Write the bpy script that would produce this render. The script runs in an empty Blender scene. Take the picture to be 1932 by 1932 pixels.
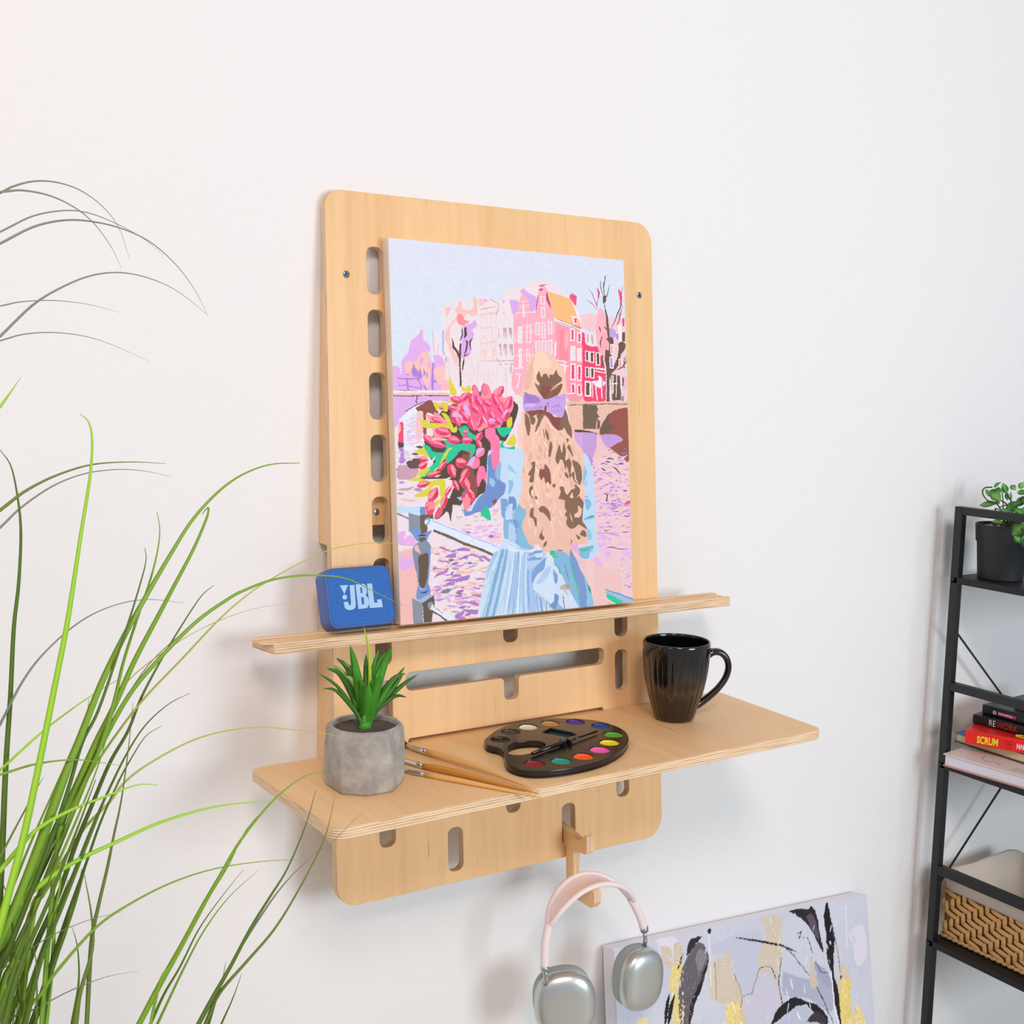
import bpy, bmesh, math, random
import numpy as np
from mathutils import Vector, Matrix
random.seed(7); rng=np.random.default_rng(5)
C=bpy.context.scene.collection
# ---------------------------------------------------------------- camera numbers (1932 px frame)
CAM=np.array([-.651,-1.46,.7025]); FP=2296.2
def rot(yaw,pit,rol):
    cy,sy=math.cos(yaw),math.sin(yaw);cp,sp=math.cos(pit),math.sin(pit);cr,sr=math.cos(rol),math.sin(rol)
    return np.array([[cy,-sy,0],[sy,cy,0],[0,0,1]])@np.array([[1,0,0],[0,cp,-sp],[0,sp,cp]])@np.array([[cr,0,sr],[0,1,0],[-sr,0,cr]])
RM=rot(-.5797,-.1157,-.0247)
PH,PS,PA,PW=.9241,.0756,.014,.5352      # easel board height, lean, top stand-off, width
def hit(u,v,n,d):
    r=RM@np.array([(u-966)/FP,1,-(v-966)/FP]);n=np.array(n,float);return CAM+(d-n@CAM)/(n@r)*r
def hY(u,v,y):return hit(u,v,(0,1,0),y)
def hX(u,v,x):return hit(u,v,(1,0,0),x)
def hZ(u,v,z):return hit(u,v,(0,0,1),z)
PK=math.sqrt(1+PS*PS)
def hP(u,v,off=0):return hit(u,v,(0,1,-PS),-(PA+PS*PH)-off*PK)
def proj(p):
    q=(np.asarray(p)-CAM)@RM
    return 966+FP*q[...,0]/q[...,1],966-FP*q[...,2]/q[...,1]
# ---------------------------------------------------------------- materials
def lin(h):
    if isinstance(h,str):
        c=[int(h[i:i+2],16)/255 for i in(0,2,4)]
        return tuple((x/12.92 if x<=.04045 else ((x+.055)/1.055)**2.4) for x in c)
    return tuple(h)
MATS={}
def mat(name,col,rough=.5,metal=0,spec=.5,coat=0,bump=None,sheen=0,trans=0):
    if name in MATS:return MATS[name]
    m=bpy.data.materials.new(name);m.use_nodes=True;nt=m.node_tree;b=nt.nodes['Principled BSDF']
    b.inputs['Base Color'].default_value=(*lin(col),1);b.inputs['Roughness'].default_value=rough
    b.inputs['Metallic'].default_value=metal;b.inputs['Specular IOR Level'].default_value=spec
    b.inputs['Coat Weight'].default_value=coat
    if coat:b.inputs['Coat Roughness'].default_value=.08
    if bump:
        sc,st,dist=bump
        tc=nt.nodes.new('ShaderNodeTexCoord');n=nt.nodes.new('ShaderNodeTexNoise');n.inputs['Scale'].default_value=sc;n.inputs['Detail'].default_value=4
        bp=nt.nodes.new('ShaderNodeBump');bp.inputs['Strength'].default_value=st;bp.inputs['Distance'].default_value=dist
        nt.links.new(tc.outputs['Object'],n.inputs['Vector']);nt.links.new(n.outputs['Fac'],bp.inputs['Height']);nt.links.new(bp.outputs['Normal'],b.inputs['Normal'])
    MATS[name]=m;return m
def N(m,t,**k):
    n=m.node_tree.nodes.new(t)
    for a,v in k.items():setattr(n,a,v)
    return n
def L(m,a,b):m.node_tree.links.new(a,b)
def ramp(m,fac,stops):
    r=N(m,'ShaderNodeValToRGB');e=r.color_ramp.elements
    while len(e)<len(stops):e.new(.5)
    for i,(p,c) in enumerate(stops):e[i].position=p;e[i].color=(*lin(c),1)
    L(m,fac,r.inputs['Fac']);return r
def noise(m,vec,scale,detail=4,rough=.5):
    n=N(m,'ShaderNodeTexNoise');n.inputs['Scale'].default_value=scale;n.inputs['Detail'].default_value=detail;n.inputs['Roughness'].default_value=rough
    L(m,vec,n.inputs['Vector']);return n
def mapping(m,scale,out='Object',rotz=0,loc=(0,0,0)):
    t=N(m,'ShaderNodeTexCoord');mp=N(m,'ShaderNodeMapping');mp.inputs['Scale'].default_value=scale;mp.inputs['Rotation'].default_value=(0,0,rotz);mp.inputs['Location'].default_value=loc
    L(m,t.outputs[out],mp.inputs['Vector']);return mp.outputs['Vector']
def veneer(name,grain,shift=0):
    m=mat(name,(.85,.6,.34),.42,spec=.35);b=m.node_tree.nodes['Principled BSDF']
    sc=(70,4,70) if grain=='y' else (4,70,70)
    v=mapping(m,sc,loc=(shift,shift*.7,0));n1=noise(m,v,1.0,6,.6)
    v2=mapping(m,(9,1.1,9) if grain=='y' else (1.1,9,9),loc=(shift*1.3,3,0));n2=noise(m,v2,1.0,3)
    r1=ramp(m,n1.outputs['Fac'],[(.25,(.79,.50,.245)),(.45,(.87,.57,.29)),(.72,(.91,.625,.34))])
    r2=ramp(m,n2.outputs['Fac'],[(.3,(.93,.90,.86)),(.65,(1,1,1))])
    mx=N(m,'ShaderNodeMix',data_type='RGBA',blend_type='MULTIPLY');mx.inputs[0].default_value=1
    L(m,r1.outputs[0],mx.inputs[6]);L(m,r2.outputs[0],mx.inputs[7])
    # short dark pores
    v3=mapping(m,(150,7,150) if grain=='y' else (7,150,150),loc=(5+shift,1,2));n3=noise(m,v3,1.0,2)
    r3=ramp(m,n3.outputs['Fac'],[(.71,(1,1,1)),(.78,(.62,.48,.36))])
    m2=N(m,'ShaderNodeMix',data_type='RGBA',blend_type='MULTIPLY');m2.inputs[0].default_value=.8
    L(m,mx.outputs[2],m2.inputs[6]);L(m,r3.outputs[0],m2.inputs[7]);L(m,m2.outputs[2],b.inputs['Base Color'])
    return m
def plyedge():
    m=mat('plywood edge',(.8,.6,.4),.6,spec=.2);b=m.node_tree.nodes['Principled BSDF']
    t=N(m,'ShaderNodeTexCoord');s=N(m,'ShaderNodeSeparateXYZ');L(m,t.outputs['Object'],s.inputs[0])
    v=mapping(m,(25,25,900));n=noise(m,v,1,4)
    a=N(m,'ShaderNodeMath',operation='MULTIPLY');a.inputs[1].default_value=2*math.pi/.0031;L(m,s.outputs['Z'],a.inputs[0])
    c=N(m,'ShaderNodeMath',operation='SINE');L(m,a.outputs[0],c.inputs[0])
    d=N(m,'ShaderNodeMath',operation='MULTIPLY_ADD');d.inputs[1].default_value=.22;d.inputs[2].default_value=.0;L(m,c.outputs[0],d.inputs[0])
    e=N(m,'ShaderNodeMath',operation='ADD');L(m,d.outputs[0],e.inputs[0]);L(m,n.outputs['Fac'],e.inputs[1])
    r=ramp(m,e.outputs[0],[(.18,(.44,.27,.15)),(.32,(.64,.43,.26)),(.44,(.80,.58,.37)),(.8,(.88,.68,.46))])
    L(m,r.outputs[0],b.inputs['Base Color']);return m
M_board=veneer('birch veneer upright','y');M_shelf=veneer('birch veneer shelf','y',4.2);M_rib=veneer('birch veneer rib','y',9)
M_edge=plyedge()
M_tray=veneer('birch ledge veneer','x',2.2)
# ---------------------------------------------------------------- object helpers
WM={}
def T(x,y=None,z=None):
    v=Vector(x) if y is None else Vector((x,y,z));return Matrix.Translation(v)
def place(o,parent,M):
    o.parent=parent
    o.matrix_basis=(WM[parent].inverted()@M) if parent else M
    WM[o]=M
def tag(o,label,cat,group=None):
    o['label']=label;o['category']=cat
    if group:o['group']=group
    return o
def thing(name,label,cat,loc,group=None):
    o=bpy.data.objects.new(name,None);o.empty_display_size=.02;C.objects.link(o);place(o,None,T([float(a) for a in loc]));return tag(o,label,cat,group)
def obj(name,verts,faces,mats,parent=None,M=None,fm=None,smooth=False):
    """verts are world coordinates unless M is given (then local to M)"""
    if M is None:
        c=WM[parent].to_translation() if parent else Vector(np.mean(np.array(verts,float),axis=0))
        M=T(c);verts=[(v[0]-c[0],v[1]-c[1],v[2]-c[2]) for v in verts]
    me=bpy.data.meshes.new(name);me.from_pydata([tuple(map(float,v)) for v in verts],[],[tuple(f) for f in faces])
    for m in(mats if isinstance(mats,(list,tuple)) else [mats]):me.materials.append(m)
    if fm is not None:
        me.polygons.foreach_set('material_index',fm)
    if smooth:me.polygons.foreach_set('use_smooth',[True]*len(me.polygons))
    me.validate();me.update()
    o=bpy.data.objects.new(name,me);C.objects.link(o);place(o,parent,M);return o
class MB:
    def __init__(s):s.v=[];s.f=[];s.m=[]
    def add(s,v,f,m=0):
        k=len(s.v);s.v+= [tuple(map(float,a)) for a in v];s.f+=[tuple(i+k for i in a) for a in f];s.m+=[m]*len(f);return s
    def box(s,a,b,m=0,M=None):
        x0,y0,z0=a;x1,y1,z1=b
        v=[(x0,y0,z0),(x1,y0,z0),(x1,y1,z0),(x0,y1,z0),(x0,y0,z1),(x1,y0,z1),(x1,y1,z1),(x0,y1,z1)]
        if M is not None:v=[tuple(M@Vector(p)) for p in v]
        return s.add(v,[(0,3,2,1),(4,5,6,7),(0,1,5,4),(1,2,6,5),(2,3,7,6),(3,0,4,7)],m)
    def tube(s,pts,r,seg=10,m=0,flat=1,up=None,cap=True):
        P=[np.array(p,float) for p in pts];n=len(P);rs=r if hasattr(r,'__len__') else [r]*n
        v=[];prev=None
        for i in range(n):
            t=P[min(i+1,n-1)]-P[max(i-1,0)];t/=np.linalg.norm(t)+1e-12
            if prev is None:
                a=np.array(up if up is not None else((0,0,1) if abs(t[2])<.9 else (1,0,0)),float)
            else:a=prev
            a=a-t*(a@t);a/=np.linalg.norm(a)+1e-12;prev=a;b=np.cross(t,a)
            for k in range(seg):
                w=2*math.pi*k/seg;v.append(P[i]+rs[i]*(math.cos(w)*a+flat*math.sin(w)*b))
        f=[(i*seg+k,i*seg+(k+1)%seg,(i+1)*seg+(k+1)%seg,(i+1)*seg+k) for i in range(n-1) for k in range(seg)]
        if cap:f+=[tuple(range(seg))[::-1],tuple(range((n-1)*seg,n*seg))]
        return s.add(v,f,m)
    def lathe(s,prof,seg=48,c=(0,0,0),m=0,mod=None,cap0=True,cap1=True):
        v=[];n=len(prof)
        for i,(r,z) in enumerate(prof):
            for k in range(seg):
                a=2*math.pi*k/seg;rr=r*(mod(a,z,i) if mod else 1)
                v.append((c[0]+rr*math.cos(a),c[1]+rr*math.sin(a),c[2]+z))
        f=[(i*seg+k,i*seg+(k+1)%seg,(i+1)*seg+(k+1)%seg,(i+1)*seg+k) for i in range(n-1) for k in range(seg)]
        if cap0:f.append(tuple(range(seg))[::-1])
        if cap1:f.append(tuple(range((n-1)*seg,n*seg)))
        return s.add(v,f,m)
    def build(s,name,mats,parent=None,M=None,smooth=False,bevel=0,sub=0,seg=2):
        o=obj(name,s.v,s.f,mats,parent,M,s.m,smooth)
        if bevel:
            b=o.modifiers.new('b','BEVEL');b.width=bevel;b.segments=seg;b.limit_method='ANGLE';b.angle_limit=.6
        if sub:
            u=o.modifiers.new('s','SUBSURF');u.levels=sub;u.render_levels=sub
        return o
def fillet(pts,rad,n=6):
    out=[];k=len(pts)
    for i in range(k):
        p=np.array(pts[i],float);a=np.array(pts[i-1],float);b=np.array(pts[(i+1)%k],float)
        r=rad[i] if hasattr(rad,'__len__') else rad
        if r<=0:out.append(tuple(p));continue
        d1=(a-p);d2=(b-p);l1=np.linalg.norm(d1);l2=np.linalg.norm(d2);d1/=l1;d2/=l2
        ang=math.acos(max(-1,min(1,d1@d2)));tl=min(r/math.tan(ang/2),l1*.49,l2*.49)
        s=p+d1*tl;e=p+d2*tl
        rr=tl*math.tan(ang/2);bis=(d1+d2);bis/=np.linalg.norm(bis)+1e-12;c=p+bis*(rr/math.sin(ang/2))
        va=s-c;vb=e-c;a0=math.atan2(va[1],va[0]);a1=math.atan2(vb[1],vb[0]);da=(a1-a0+math.pi)%(2*math.pi)-math.pi
        for j in range(n+1):
            w=a0+da*j/n;out.append((c[0]+rr*math.cos(w),c[1]+rr*math.sin(w)))
    return out
def rrect(x0,y0,x1,y1,r,n=6):return fillet([(x0,y0),(x1,y0),(x1,y1),(x0,y1)],r,n)
def curvemesh(splines,t,bev=.0,res=2):
    cu=bpy.data.curves.new('c','CURVE');cu.dimensions='2D';cu.fill_mode='BOTH';cu.extrude=max(t/2-bev,0);cu.bevel_depth=bev;cu.bevel_resolution=res;cu.offset=-bev
    for s in splines:
        sp=cu.splines.new('POLY');sp.points.add(len(s)-1)
        for i,p in enumerate(s):sp.points[i].co=(p[0],p[1],0,1)
        sp.use_cyclic_u=True
    o=bpy.data.objects.new('tmp',cu);me=bpy.data.meshes.new_from_object(o);bpy.data.objects.remove(o);bpy.data.curves.remove(cu);return me
def plate(name,parent,M,outline,holes,t,mats,bev=.0008):
    """plate with front face at local z=0 and back at -t; mats=[face,edge]"""
    me=curvemesh([outline]+holes,t,bev);me.name=name
    me.materials.clear()
    for m in mats:me.materials.append(m)
    for v in me.vertices:v.co.z-=t/2
    me.update()
    for p in me.polygons:
        p.material_index=0 if (abs(p.normal.z)>.75 or len(mats)==1) else 1;p.use_smooth=False
    o=bpy.data.objects.new(name,me);C.objects.link(o);place(o,parent,M);return o
def frame(o,x,y,z):
    """matrix from origin and axes"""
    M=Matrix.Identity(4)
    for i,a in enumerate((x,y,z)):
        for j in range(3):M[j][i]=float(a[j])
    for j in range(3):M[j][3]=float(o[j])
    return M
def textmesh(s,size,thick=.0003,sx=1.0,bold=0,align='LEFT'):
    cu=bpy.data.curves.new('t','FONT');cu.body=s;cu.size=size;cu.extrude=thick;cu.offset=bold;cu.align_x=align;cu.resolution_u=3
    o=bpy.data.objects.new('tmp',cu);me=bpy.data.meshes.new_from_object(o);bpy.data.objects.remove(o);bpy.data.curves.remove(cu)
    for v in me.vertices:v.co.x*=sx
    return me
def text(name,s,size,mt,parent,M,**k):
    me=textmesh(s,size,**k);me.materials.clear();me.materials.append(mt);o=bpy.data.objects.new(name,me);C.objects.link(o);place(o,parent,M);return o
def smoothpts(pts,n=8):
    P=[np.array(p,float) for p in pts];P=[2*P[0]-P[1]]+P+[2*P[-1]-P[-2]];out=[]
    for i in range(1,len(P)-2):
        for j in range(n):
            t=j/n;a,b,c,d=P[i-1:i+3]
            out.append(.5*((2*b)+(-a+c)*t+(2*a-5*b+4*c-d)*t*t+(-a+3*b-3*c+d)*t**3))
    out.append(P[-2]);return out

# ================================================================= the setting
M_wall=mat('painted plaster wall',(.855,.862,.868),.75,spec=.25)
def _wall():
    m=M_wall;b=m.node_tree.nodes['Principled BSDF'];v=mapping(m,(1,1,1));n1=noise(m,v,2.2,3);n2=noise(m,v,26,6,.6);n3=noise(m,v,160,2)
    a=N(m,'ShaderNodeMath',operation='MULTIPLY_ADD');a.inputs[1].default_value=.5;L(m,n2.outputs['Fac'],a.inputs[0]);L(m,n1.outputs['Fac'],a.inputs[2])
    c=N(m,'ShaderNodeMath',operation='MULTIPLY_ADD');c.inputs[1].default_value=.07;L(m,n3.outputs['Fac'],c.inputs[0]);L(m,a.outputs[0],c.inputs[2])
    bp=N(m,'ShaderNodeBump');bp.inputs['Strength'].default_value=.28;bp.inputs['Distance'].default_value=.012;L(m,c.outputs[0],bp.inputs['Height']);L(m,bp.outputs['Normal'],b.inputs['Normal'])
_wall()
FL=-1.0
w=MB().box((-2.6,0,FL),(3.2,.12,2.0)).build('wall_back',M_wall);w['kind']='structure'
M_floor=mat('light laminate floor','cfc2b2',.45)
w=MB().box((-2.6,-3.6,FL-.05),(3.2,.12,FL)).build('floor',M_floor);w['kind']='structure'

# ================================================================= wall easel
py=lambda z:-(PA+PS*(PH-z))
th=math.atan(PS);ux=Vector((1,0,0));uy=Vector((0,PS,1)).normalized();uz=ux.cross(uy)   # uz points to the viewer
PO=Vector((0,py(0),0));MP=frame(PO,ux,uy,uz)
def pl(u,v):
    q=Vector(hP(u,v))-PO;return(q.dot(ux),q.dot(uy))
easel=thing('wall_easel','large birch plywood wall easel board with slots, leaning out from the white wall','easel',(PW/2,0,0))
co=[pl(*c) for c in((636.5,1716.5),(1249.5,1575),(1228.5,422.5),(612.5,354.5))]
outl=fillet(co,[.03,.03,.03,.022],8)
holes=[]
def slot(cx,bot,h=.0608,w=.0238):holes.append(rrect(cx-w/2,bot,cx+w/2,bot+h,.0095,6))
PIT=.0808
for cx in(.0702,.4655):
    for k in range(10):
        b=.0697+k*PIT
        if k==1:continue
        slot(cx,b/1.0+.0015)
for k in(0,3):slot(.2693,.0808+k*PIT+.0015)
slot(.1737,.0178);slot(.3648,.0178)
# T shaped slot
tb=.2755;tt=.3005
holes.append(fillet([(.2573,.2435),(.2815,.2435),(.2815,tb),(.4333,tb),(.4333,tt),(.1025,tt),(.1025,tb),(.2573,tb)],[.008,.008,.006,.009,.009,.009,.009,.006]))
# long slot that takes the tongue of the shelf
holes.append(rrect(.1045,.193,.4305,.2115,.0035))
board=plate('easel_board',easel,MP,outl,holes,.013,[M_board,M_edge])
def rib(name,x,z0,z1,notch=None,r0=.0,r1=.0):
    # plate in the yz plane from the wall to the back of the board; local x=-y(out), local y=z
    f=lambda z:-(py(z))-.0135
    pts=[(.001,z0),(f(z0),z0),(f(z1),z1),(.001,z1)];rad=[r0,0,0,r1]
    if notch:
        a,b=notch;pts=[(.001,z0),(f(z0),z0),(f(z1),z1),(.001,z1)]
    M=frame((x+.012,0,0),(0,-1,0),(0,0,1),(1,0,0))
    # outward: local z must equal x cross... (0,-1,0)x(0,0,1)=(-1,0,0)
    M=frame((x,0,0),(0,-1,0),(0,0,1),(-1,0,0))
    return plate(name,easel,M,fillet(pts,rad,6) if max(rad)>0 else pts,[],.012,[M_rib,M_edge],.0005)
for xs in(.003,.520):
    rib('side_rib',xs,.472,.80)
    rib('side_rib',xs,.0775,.425,r0=.018)
f=MB();f.box((.015,-.0295,.4955),(.520,-.0205,.548));f.build('cross_rail',[M_rib],easel,bevel=.0005)
M_steel=mat('zinc screw','9aa4ae',.25,1)
M_dark=mat('screw recess','20242a',.5)
def screw(u,v,off,r=.0047,target=None):
    q=Vector(hP(u,v,off));b=MB()
    prof=[(0.0005,.0012),(r*.35,.0012),(r*.6,.0016),(r*.95,.0006),(r,.0)]
    m=MB().lathe(prof[::-1],20,cap0=True,cap1=True);
    s=m.build('screw',[M_steel],easel,frame(q,ux,uy,uz),smooth=False)
    d=MB()
    for a in(0,math.pi/2):
        d.box((-r*.55,-r*.11,.0012),(r*.55,r*.11,.0019),M=Matrix.Rotation(a+.4,4,'Z'))
    d.build('screw_slot',[M_dark],s,frame(q,ux,uy,uz))
screw(653.5,517.5,.0002);screw(1206,557,.0002)
qq=hY(710,966,-.0297)
s=MB().lathe([(.0045,0),(.004,.0012),(.0015,.0016)],18).build('screw',[M_steel],easel,frame(qq,(1,0,0),(0,0,1),(0,-1,0)))

# --- ledge for the canvas
ledge=thing('easel_ledge','long narrow grooved plywood ledge crossing the easel board and carrying the canvas','ledge',(PW/2,-.08,.355))
prof=[(-.0575,.3545),(-.0575,.3665),(-.068,.3665),(-.0685,.3635),(-.0722,.3635),(-.0726,.3648),(-.0935,.3648),(-.0945,.3668),(-.1040,.3668),(-.1050,.3655),(-.1050,.3545),(-.1038,.3532)]
def ledge_mesh():
    x0,x1=-.1135,.6465;yb,yf=-.0575,-.105;b=MB()
    def X(y,e):   # rounded/chamfered ends in plan
        t=(y-yb)/(yf-yb);c=.014*max(0,(t-.66)/.34)**2+.003*max(0,(.2-t)/.2)**2
        return x0+c if e==0 else x1-c*.45
    nP=len(prof);cols=[]
    xs=[0,.25,.5,.75,1]
    V=[]
    for a in xs:
        for (y,z) in prof:
            xa=X(y,0);xb=X(y,1);V.append((xa+(xb-xa)*a,y,z-.0035*(a-.5)))
    F=[];ms=[]
    for i in range(len(xs)-1):
        for k in range(nP):
            k2=(k+1)%nP;F.append((i*nP+k,i*nP+k2,(i+1)*nP+k2,(i+1)*nP+k));z0,z1=prof[k][1],prof[k2][1];y0,y1=prof[k][0],prof[k2][0]
            ms.append(0 if abs(y1-y0)>abs(z1-z0) else 1)
    F.append(tuple(range(nP))[::-1]);ms.append(1);F.append(tuple(range((len(xs)-1)*nP,len(xs)*nP)));ms.append(1)
    b.add(V,F);b.m=ms;return b
o=ledge_mesh().build('ledge_board',[M_tray,M_edge],ledge,bevel=.0006,seg=1)
for x in(.0702,.2693,.4655):
    MB().box((x-.008,-.0572,.3555),(x+.008,-.02,.3655)).build('tenon',[M_rib],ledge,bevel=.0004)

# --- shelf
ZT=.2069
def sh(u,v):
    q=hZ(u,v,ZT);return(float(q[0]),float(q[1]))
shelf=thing('easel_shelf','wide birch plywood shelf board with rounded corners plugged into the easel','shelf',(PW/2,-.19,ZT-.014))
yb=py(ZT)-.0006
a=sh(629.8,1566.5);b_=sh(1555,1376);l=sh(467.8,1447.7);r=sh(1353.5,1304)
yb2=py(ZT-.013)-.0006
o2=fillet([(a[0],a[1]),(b_[0],b_[1]),(r[0],yb2),(l[0],yb2)],[.018,.018,.012,.012],8)
plate('shelf_board',shelf,T(0,0,ZT),o2,[],.0135,[M_shelf,M_edge],.001)
MB().box((.109,yb2-.001,ZT-.0135),(.426,-.045,ZT-.0005)).build('tongue',[M_shelf],shelf,bevel=.0004)

# --- hook
hook=thing('easel_hook','small plywood double hook plugged into the lower slot of the easel','hook',(.36,-.1,0))
hp=lambda u,v:(lambda q:(-float(q[1]),float(q[2])))(hX(u,v,.3555))
h0=[(-.0,0)]
P=[(.050,.0455),(.050,.0205)]
arm=[(.052,.046)]+[hp(*c) for c in((1061.5,1560),(1092.3,1587.6),(1097.5,1580.5),(1104.5,1576),(1106.4,1582),(1106.8,1609),(1104,1613),(1083,1605))]
stem=[hp(1081,1611),hp(1081.5,1672)]
low=[hp(1090,1692),hp(1102,1684),hp(1108,1679.5),hp(1118,1679),hp(1121,1686),hp(1121,1705),hp(1114.6,1714),hp(1067.8,1684)]
back=[hp(1067.8,1597),(.052,.0225)]
pts=arm+stem+low+back
MH=frame((.3555,0,0),(0,-1,0),(0,0,1),(-1,0,0))
plate('hook_plate',hook,MH,fillet(pts,.0035,4),[],.0128,[M_rib,M_edge],.0006)
# ================================================================= speaker
th_=math.radians(18);sx_=Vector((1,0,0));su=Vector((0,math.sin(th_),math.cos(th_)));sn=Vector((0,-math.cos(th_),math.sin(th_)))
O=Vector(hY(623,1189,-.0925));O.z=max(O.z,.3648+.031*math.sin(th_)+.0006);MS=frame(O,sx_,su,sn)
def sp(u,v):
    n=sn;q=Vector(hit(u,v,tuple(n),n.dot(O)))-O;return(q.dot(sx_),q.dot(su))
spk=thing('portable_speaker','small blue portable speaker with fabric front leaning on the easel ledge','speaker',O-sn*.015)
c4=[sp(*c) for c in((623,1189),(750.5,1178),(734.5,1065),(610.6,1072.3))]
x0=(c4[0][0]+c4[3][0])/2;x1=(c4[1][0]+c4[2][0])/2;y1=(c4[2][1]+c4[3][1])/2
y0=0
M_sb=mat('blue rubber casing','3f63a8',.45);M_sf=mat('blue speaker fabric','2a63b4',.8,spec=.3)
def _fab():
    m=M_sf;b=m.node_tree.nodes['Principled BSDF'];v=mapping(m,(1,1,1));vo=N(m,'ShaderNodeTexVoronoi');vo.inputs['Scale'].default_value=1500;L(m,v,vo.inputs['Vector'])
    r=ramp(m,vo.outputs['Distance'],[(0,'4f8bd6'),(.6,'2d65b5')]);L(m,r.outputs[0],b.inputs['Base Color'])
    bp=N(m,'ShaderNodeBump');bp.inputs['Strength'].default_value=.4;bp.inputs['Distance'].default_value=.0006;bp.invert=True;L(m,vo.outputs['Distance'],bp.inputs['Height']);L(m,bp.outputs['Normal'],b.inputs['Normal'])
_fab()
o=plate('casing',spk,MS,rrect(x0,y0,x1,y1,.0125,8),[],.031,[M_sb],.0035)
for p in o.data.polygons:p.use_smooth=abs(p.normal.z)<.9
gm=.0032
M2=frame(O+sn*.0009,sx_,su,sn)
o=plate('grille',spk,M2,rrect(x0+gm,y0+gm,x1-gm,y1-gm,.0095,8),[],.003,[M_sf],.0007)
M_logo=mat('pale blue lettering','a9cdf0',.6)
k=.20704;Z4=lambda s:[sp(460+float(a.split(',')[0])*k,900+float(a.split(',')[1])*k) for a in s.split()]
def logo(outline,holes=()):
    plate('letter',spk,frame(O+sn*.0016,sx_,su,sn),Z4(outline),[Z4(h) for h in holes],.0012,[M_logo],0)
logo('870,990 945,985 912,1068')
cx_,cy_=915,1096;logo(' '.join('%g,%g'%(cx_+21*math.cos(t*math.pi/8),cy_+23*math.sin(t*math.pi/8)) for t in range(16)))
logo('960,988 1002,984 1016,1165 1010,1195 985,1212 945,1214 917,1197 905,1142 945,1137 952,1168 966,1170 973,1150')
logo('1013,982 1080,975 1103,985 1113,1010 1118,1052 1106,1082 1124,1096 1135,1130 1136,1168 1118,1196 1040,1205',['1056,1008 1072,1007 1077,1058 1060,1061','1064,1098 1088,1096 1093,1160 1071,1164'])
logo('1118,975 1163,970 1184,1148 1214,1146 1209,1119 1250,1115 1262,1187 1143,1196')

# ================================================================= mug
mug=thing('mug','glossy black fluted ceramic mug standing on the right of the shelf','mug',(.494,-.153,ZT))
M_mug=mat('black brown glaze','0b0b0d',.12,spec=.6,coat=.4)
def _mug():
    m=M_mug;b=m.node_tree.nodes['Principled BSDF'];t=N(m,'ShaderNodeTexCoord');s=N(m,'ShaderNodeSeparateXYZ');L(m,t.outputs['Object'],s.inputs[0])
    v=mapping(m,(120,120,9));n=noise(m,v,1,4)
    a=N(m,'ShaderNodeMath',operation='MULTIPLY_ADD');a.inputs[1].default_value=-16;a.inputs[2].default_value=1.05;L(m,s.outputs['Z'],a.inputs[0])
    c=N(m,'ShaderNodeMath',operation='MULTIPLY_ADD');c.inputs[1].default_value=1.1;L(m,n.outputs['Fac'],c.inputs[0]);L(m,a.outputs[0],c.inputs[2])
    r=ramp(m,c.outputs[0],[(.52,'08090c'),(.72,'231813'),(.83,'3b2e25'),(1.0,'1a1210')]);L(m,r.outputs[0],b.inputs['Base Color'])
_mug()
mz=.115
out=[(.0225,0),(.0275,.0015),(.0300,.006),(.0335,.018),(.0385,.034),(.0430,.052),(.0462,.070),(.0480,.088),(.0487,.104),(.0488,.111),(.0483,.1145),(.0470,.1158),(.0456,.1148),(.0450,.111)]
inn=[(.0448,.104),(.0440,.085),(.0420,.066),(.0385,.045),(.034,.026),(.028,.012),(.012,.008),(.0005,.008)]
def dens(pr,n=4):return[tuple(q) for q in smoothpts([(a,b) for a,b in pr],n)]
po=dens(out);pi_=dens(inn)
def mod(a,z,i):
    if i>=len(po)-14:return 1
    w=min(1,max(0,(.102-z)/.012))*min(1,z/.006)
    return 1-.022*w*(abs(math.sin(a*13))**.6*-1+1)
MB().lathe(po+pi_,208,m=0,mod=mod,cap0=True,cap1=True).build('mug_body',[M_mug],mug,WM[mug],smooth=True)
hd=Vector((.90,-.43,0)).normalized()
hp_=[(.0465,.094),(.056,.0985),(.067,.0965),(.0755,.0875),(.0785,.074),(.074,.058),(.063,.043),(.050,.031),(.0385,.0225),(.0310,.0185)]
hpts=smoothpts([(hd.x*r,hd.y*r,z) for r,z in hp_],6);n=len(hpts)
MB().tube(hpts,[.0058-.0012*math.sin(math.pi*i/(n-1)) for i in range(n)],14,flat=1.35,up=(hd.x,hd.y,.3)).build('handle',[M_mug],mug,WM[mug],smooth=True)

# ================================================================= concrete pot with succulent
pc=(-.020,-.188)
pot=thing('potted_succulent','small grey faceted concrete pot with spiky green artificial plant on the shelf','plant',(pc[0],pc[1],ZT))
M_con=mat('raw concrete','a8a6a0',.85,spec=.2)
def _con():
    m=M_con;b=m.node_tree.nodes['Principled BSDF'];v=mapping(m,(1,1,1));n=noise(m,v,38,6,.65);n2=noise(m,v,190,3)
    r=ramp(m,n.outputs['Fac'],[(.3,'8f8a83'),(.5,'a7a39c'),(.7,'bdbab3')]);L(m,r.outputs[0],b.inputs['Base Color'])
    vo=N(m,'ShaderNodeTexVoronoi');vo.inputs['Scale'].default_value=130;L(m,v,vo.inputs['Vector'])
    g=ramp(m,vo.outputs['Distance'],[(.04,(0,0,0)),(.12,(1,1,1))])
    bp=N(m,'ShaderNodeBump');bp.inputs['Strength'].default_value=.35;bp.inputs['Distance'].default_value=.0015;L(m,n2.outputs['Fac'],bp.inputs['Height'])
    L(m,bp.outputs['Normal'],b.inputs['Normal'])
_con()
b=MB();NS=48
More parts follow.
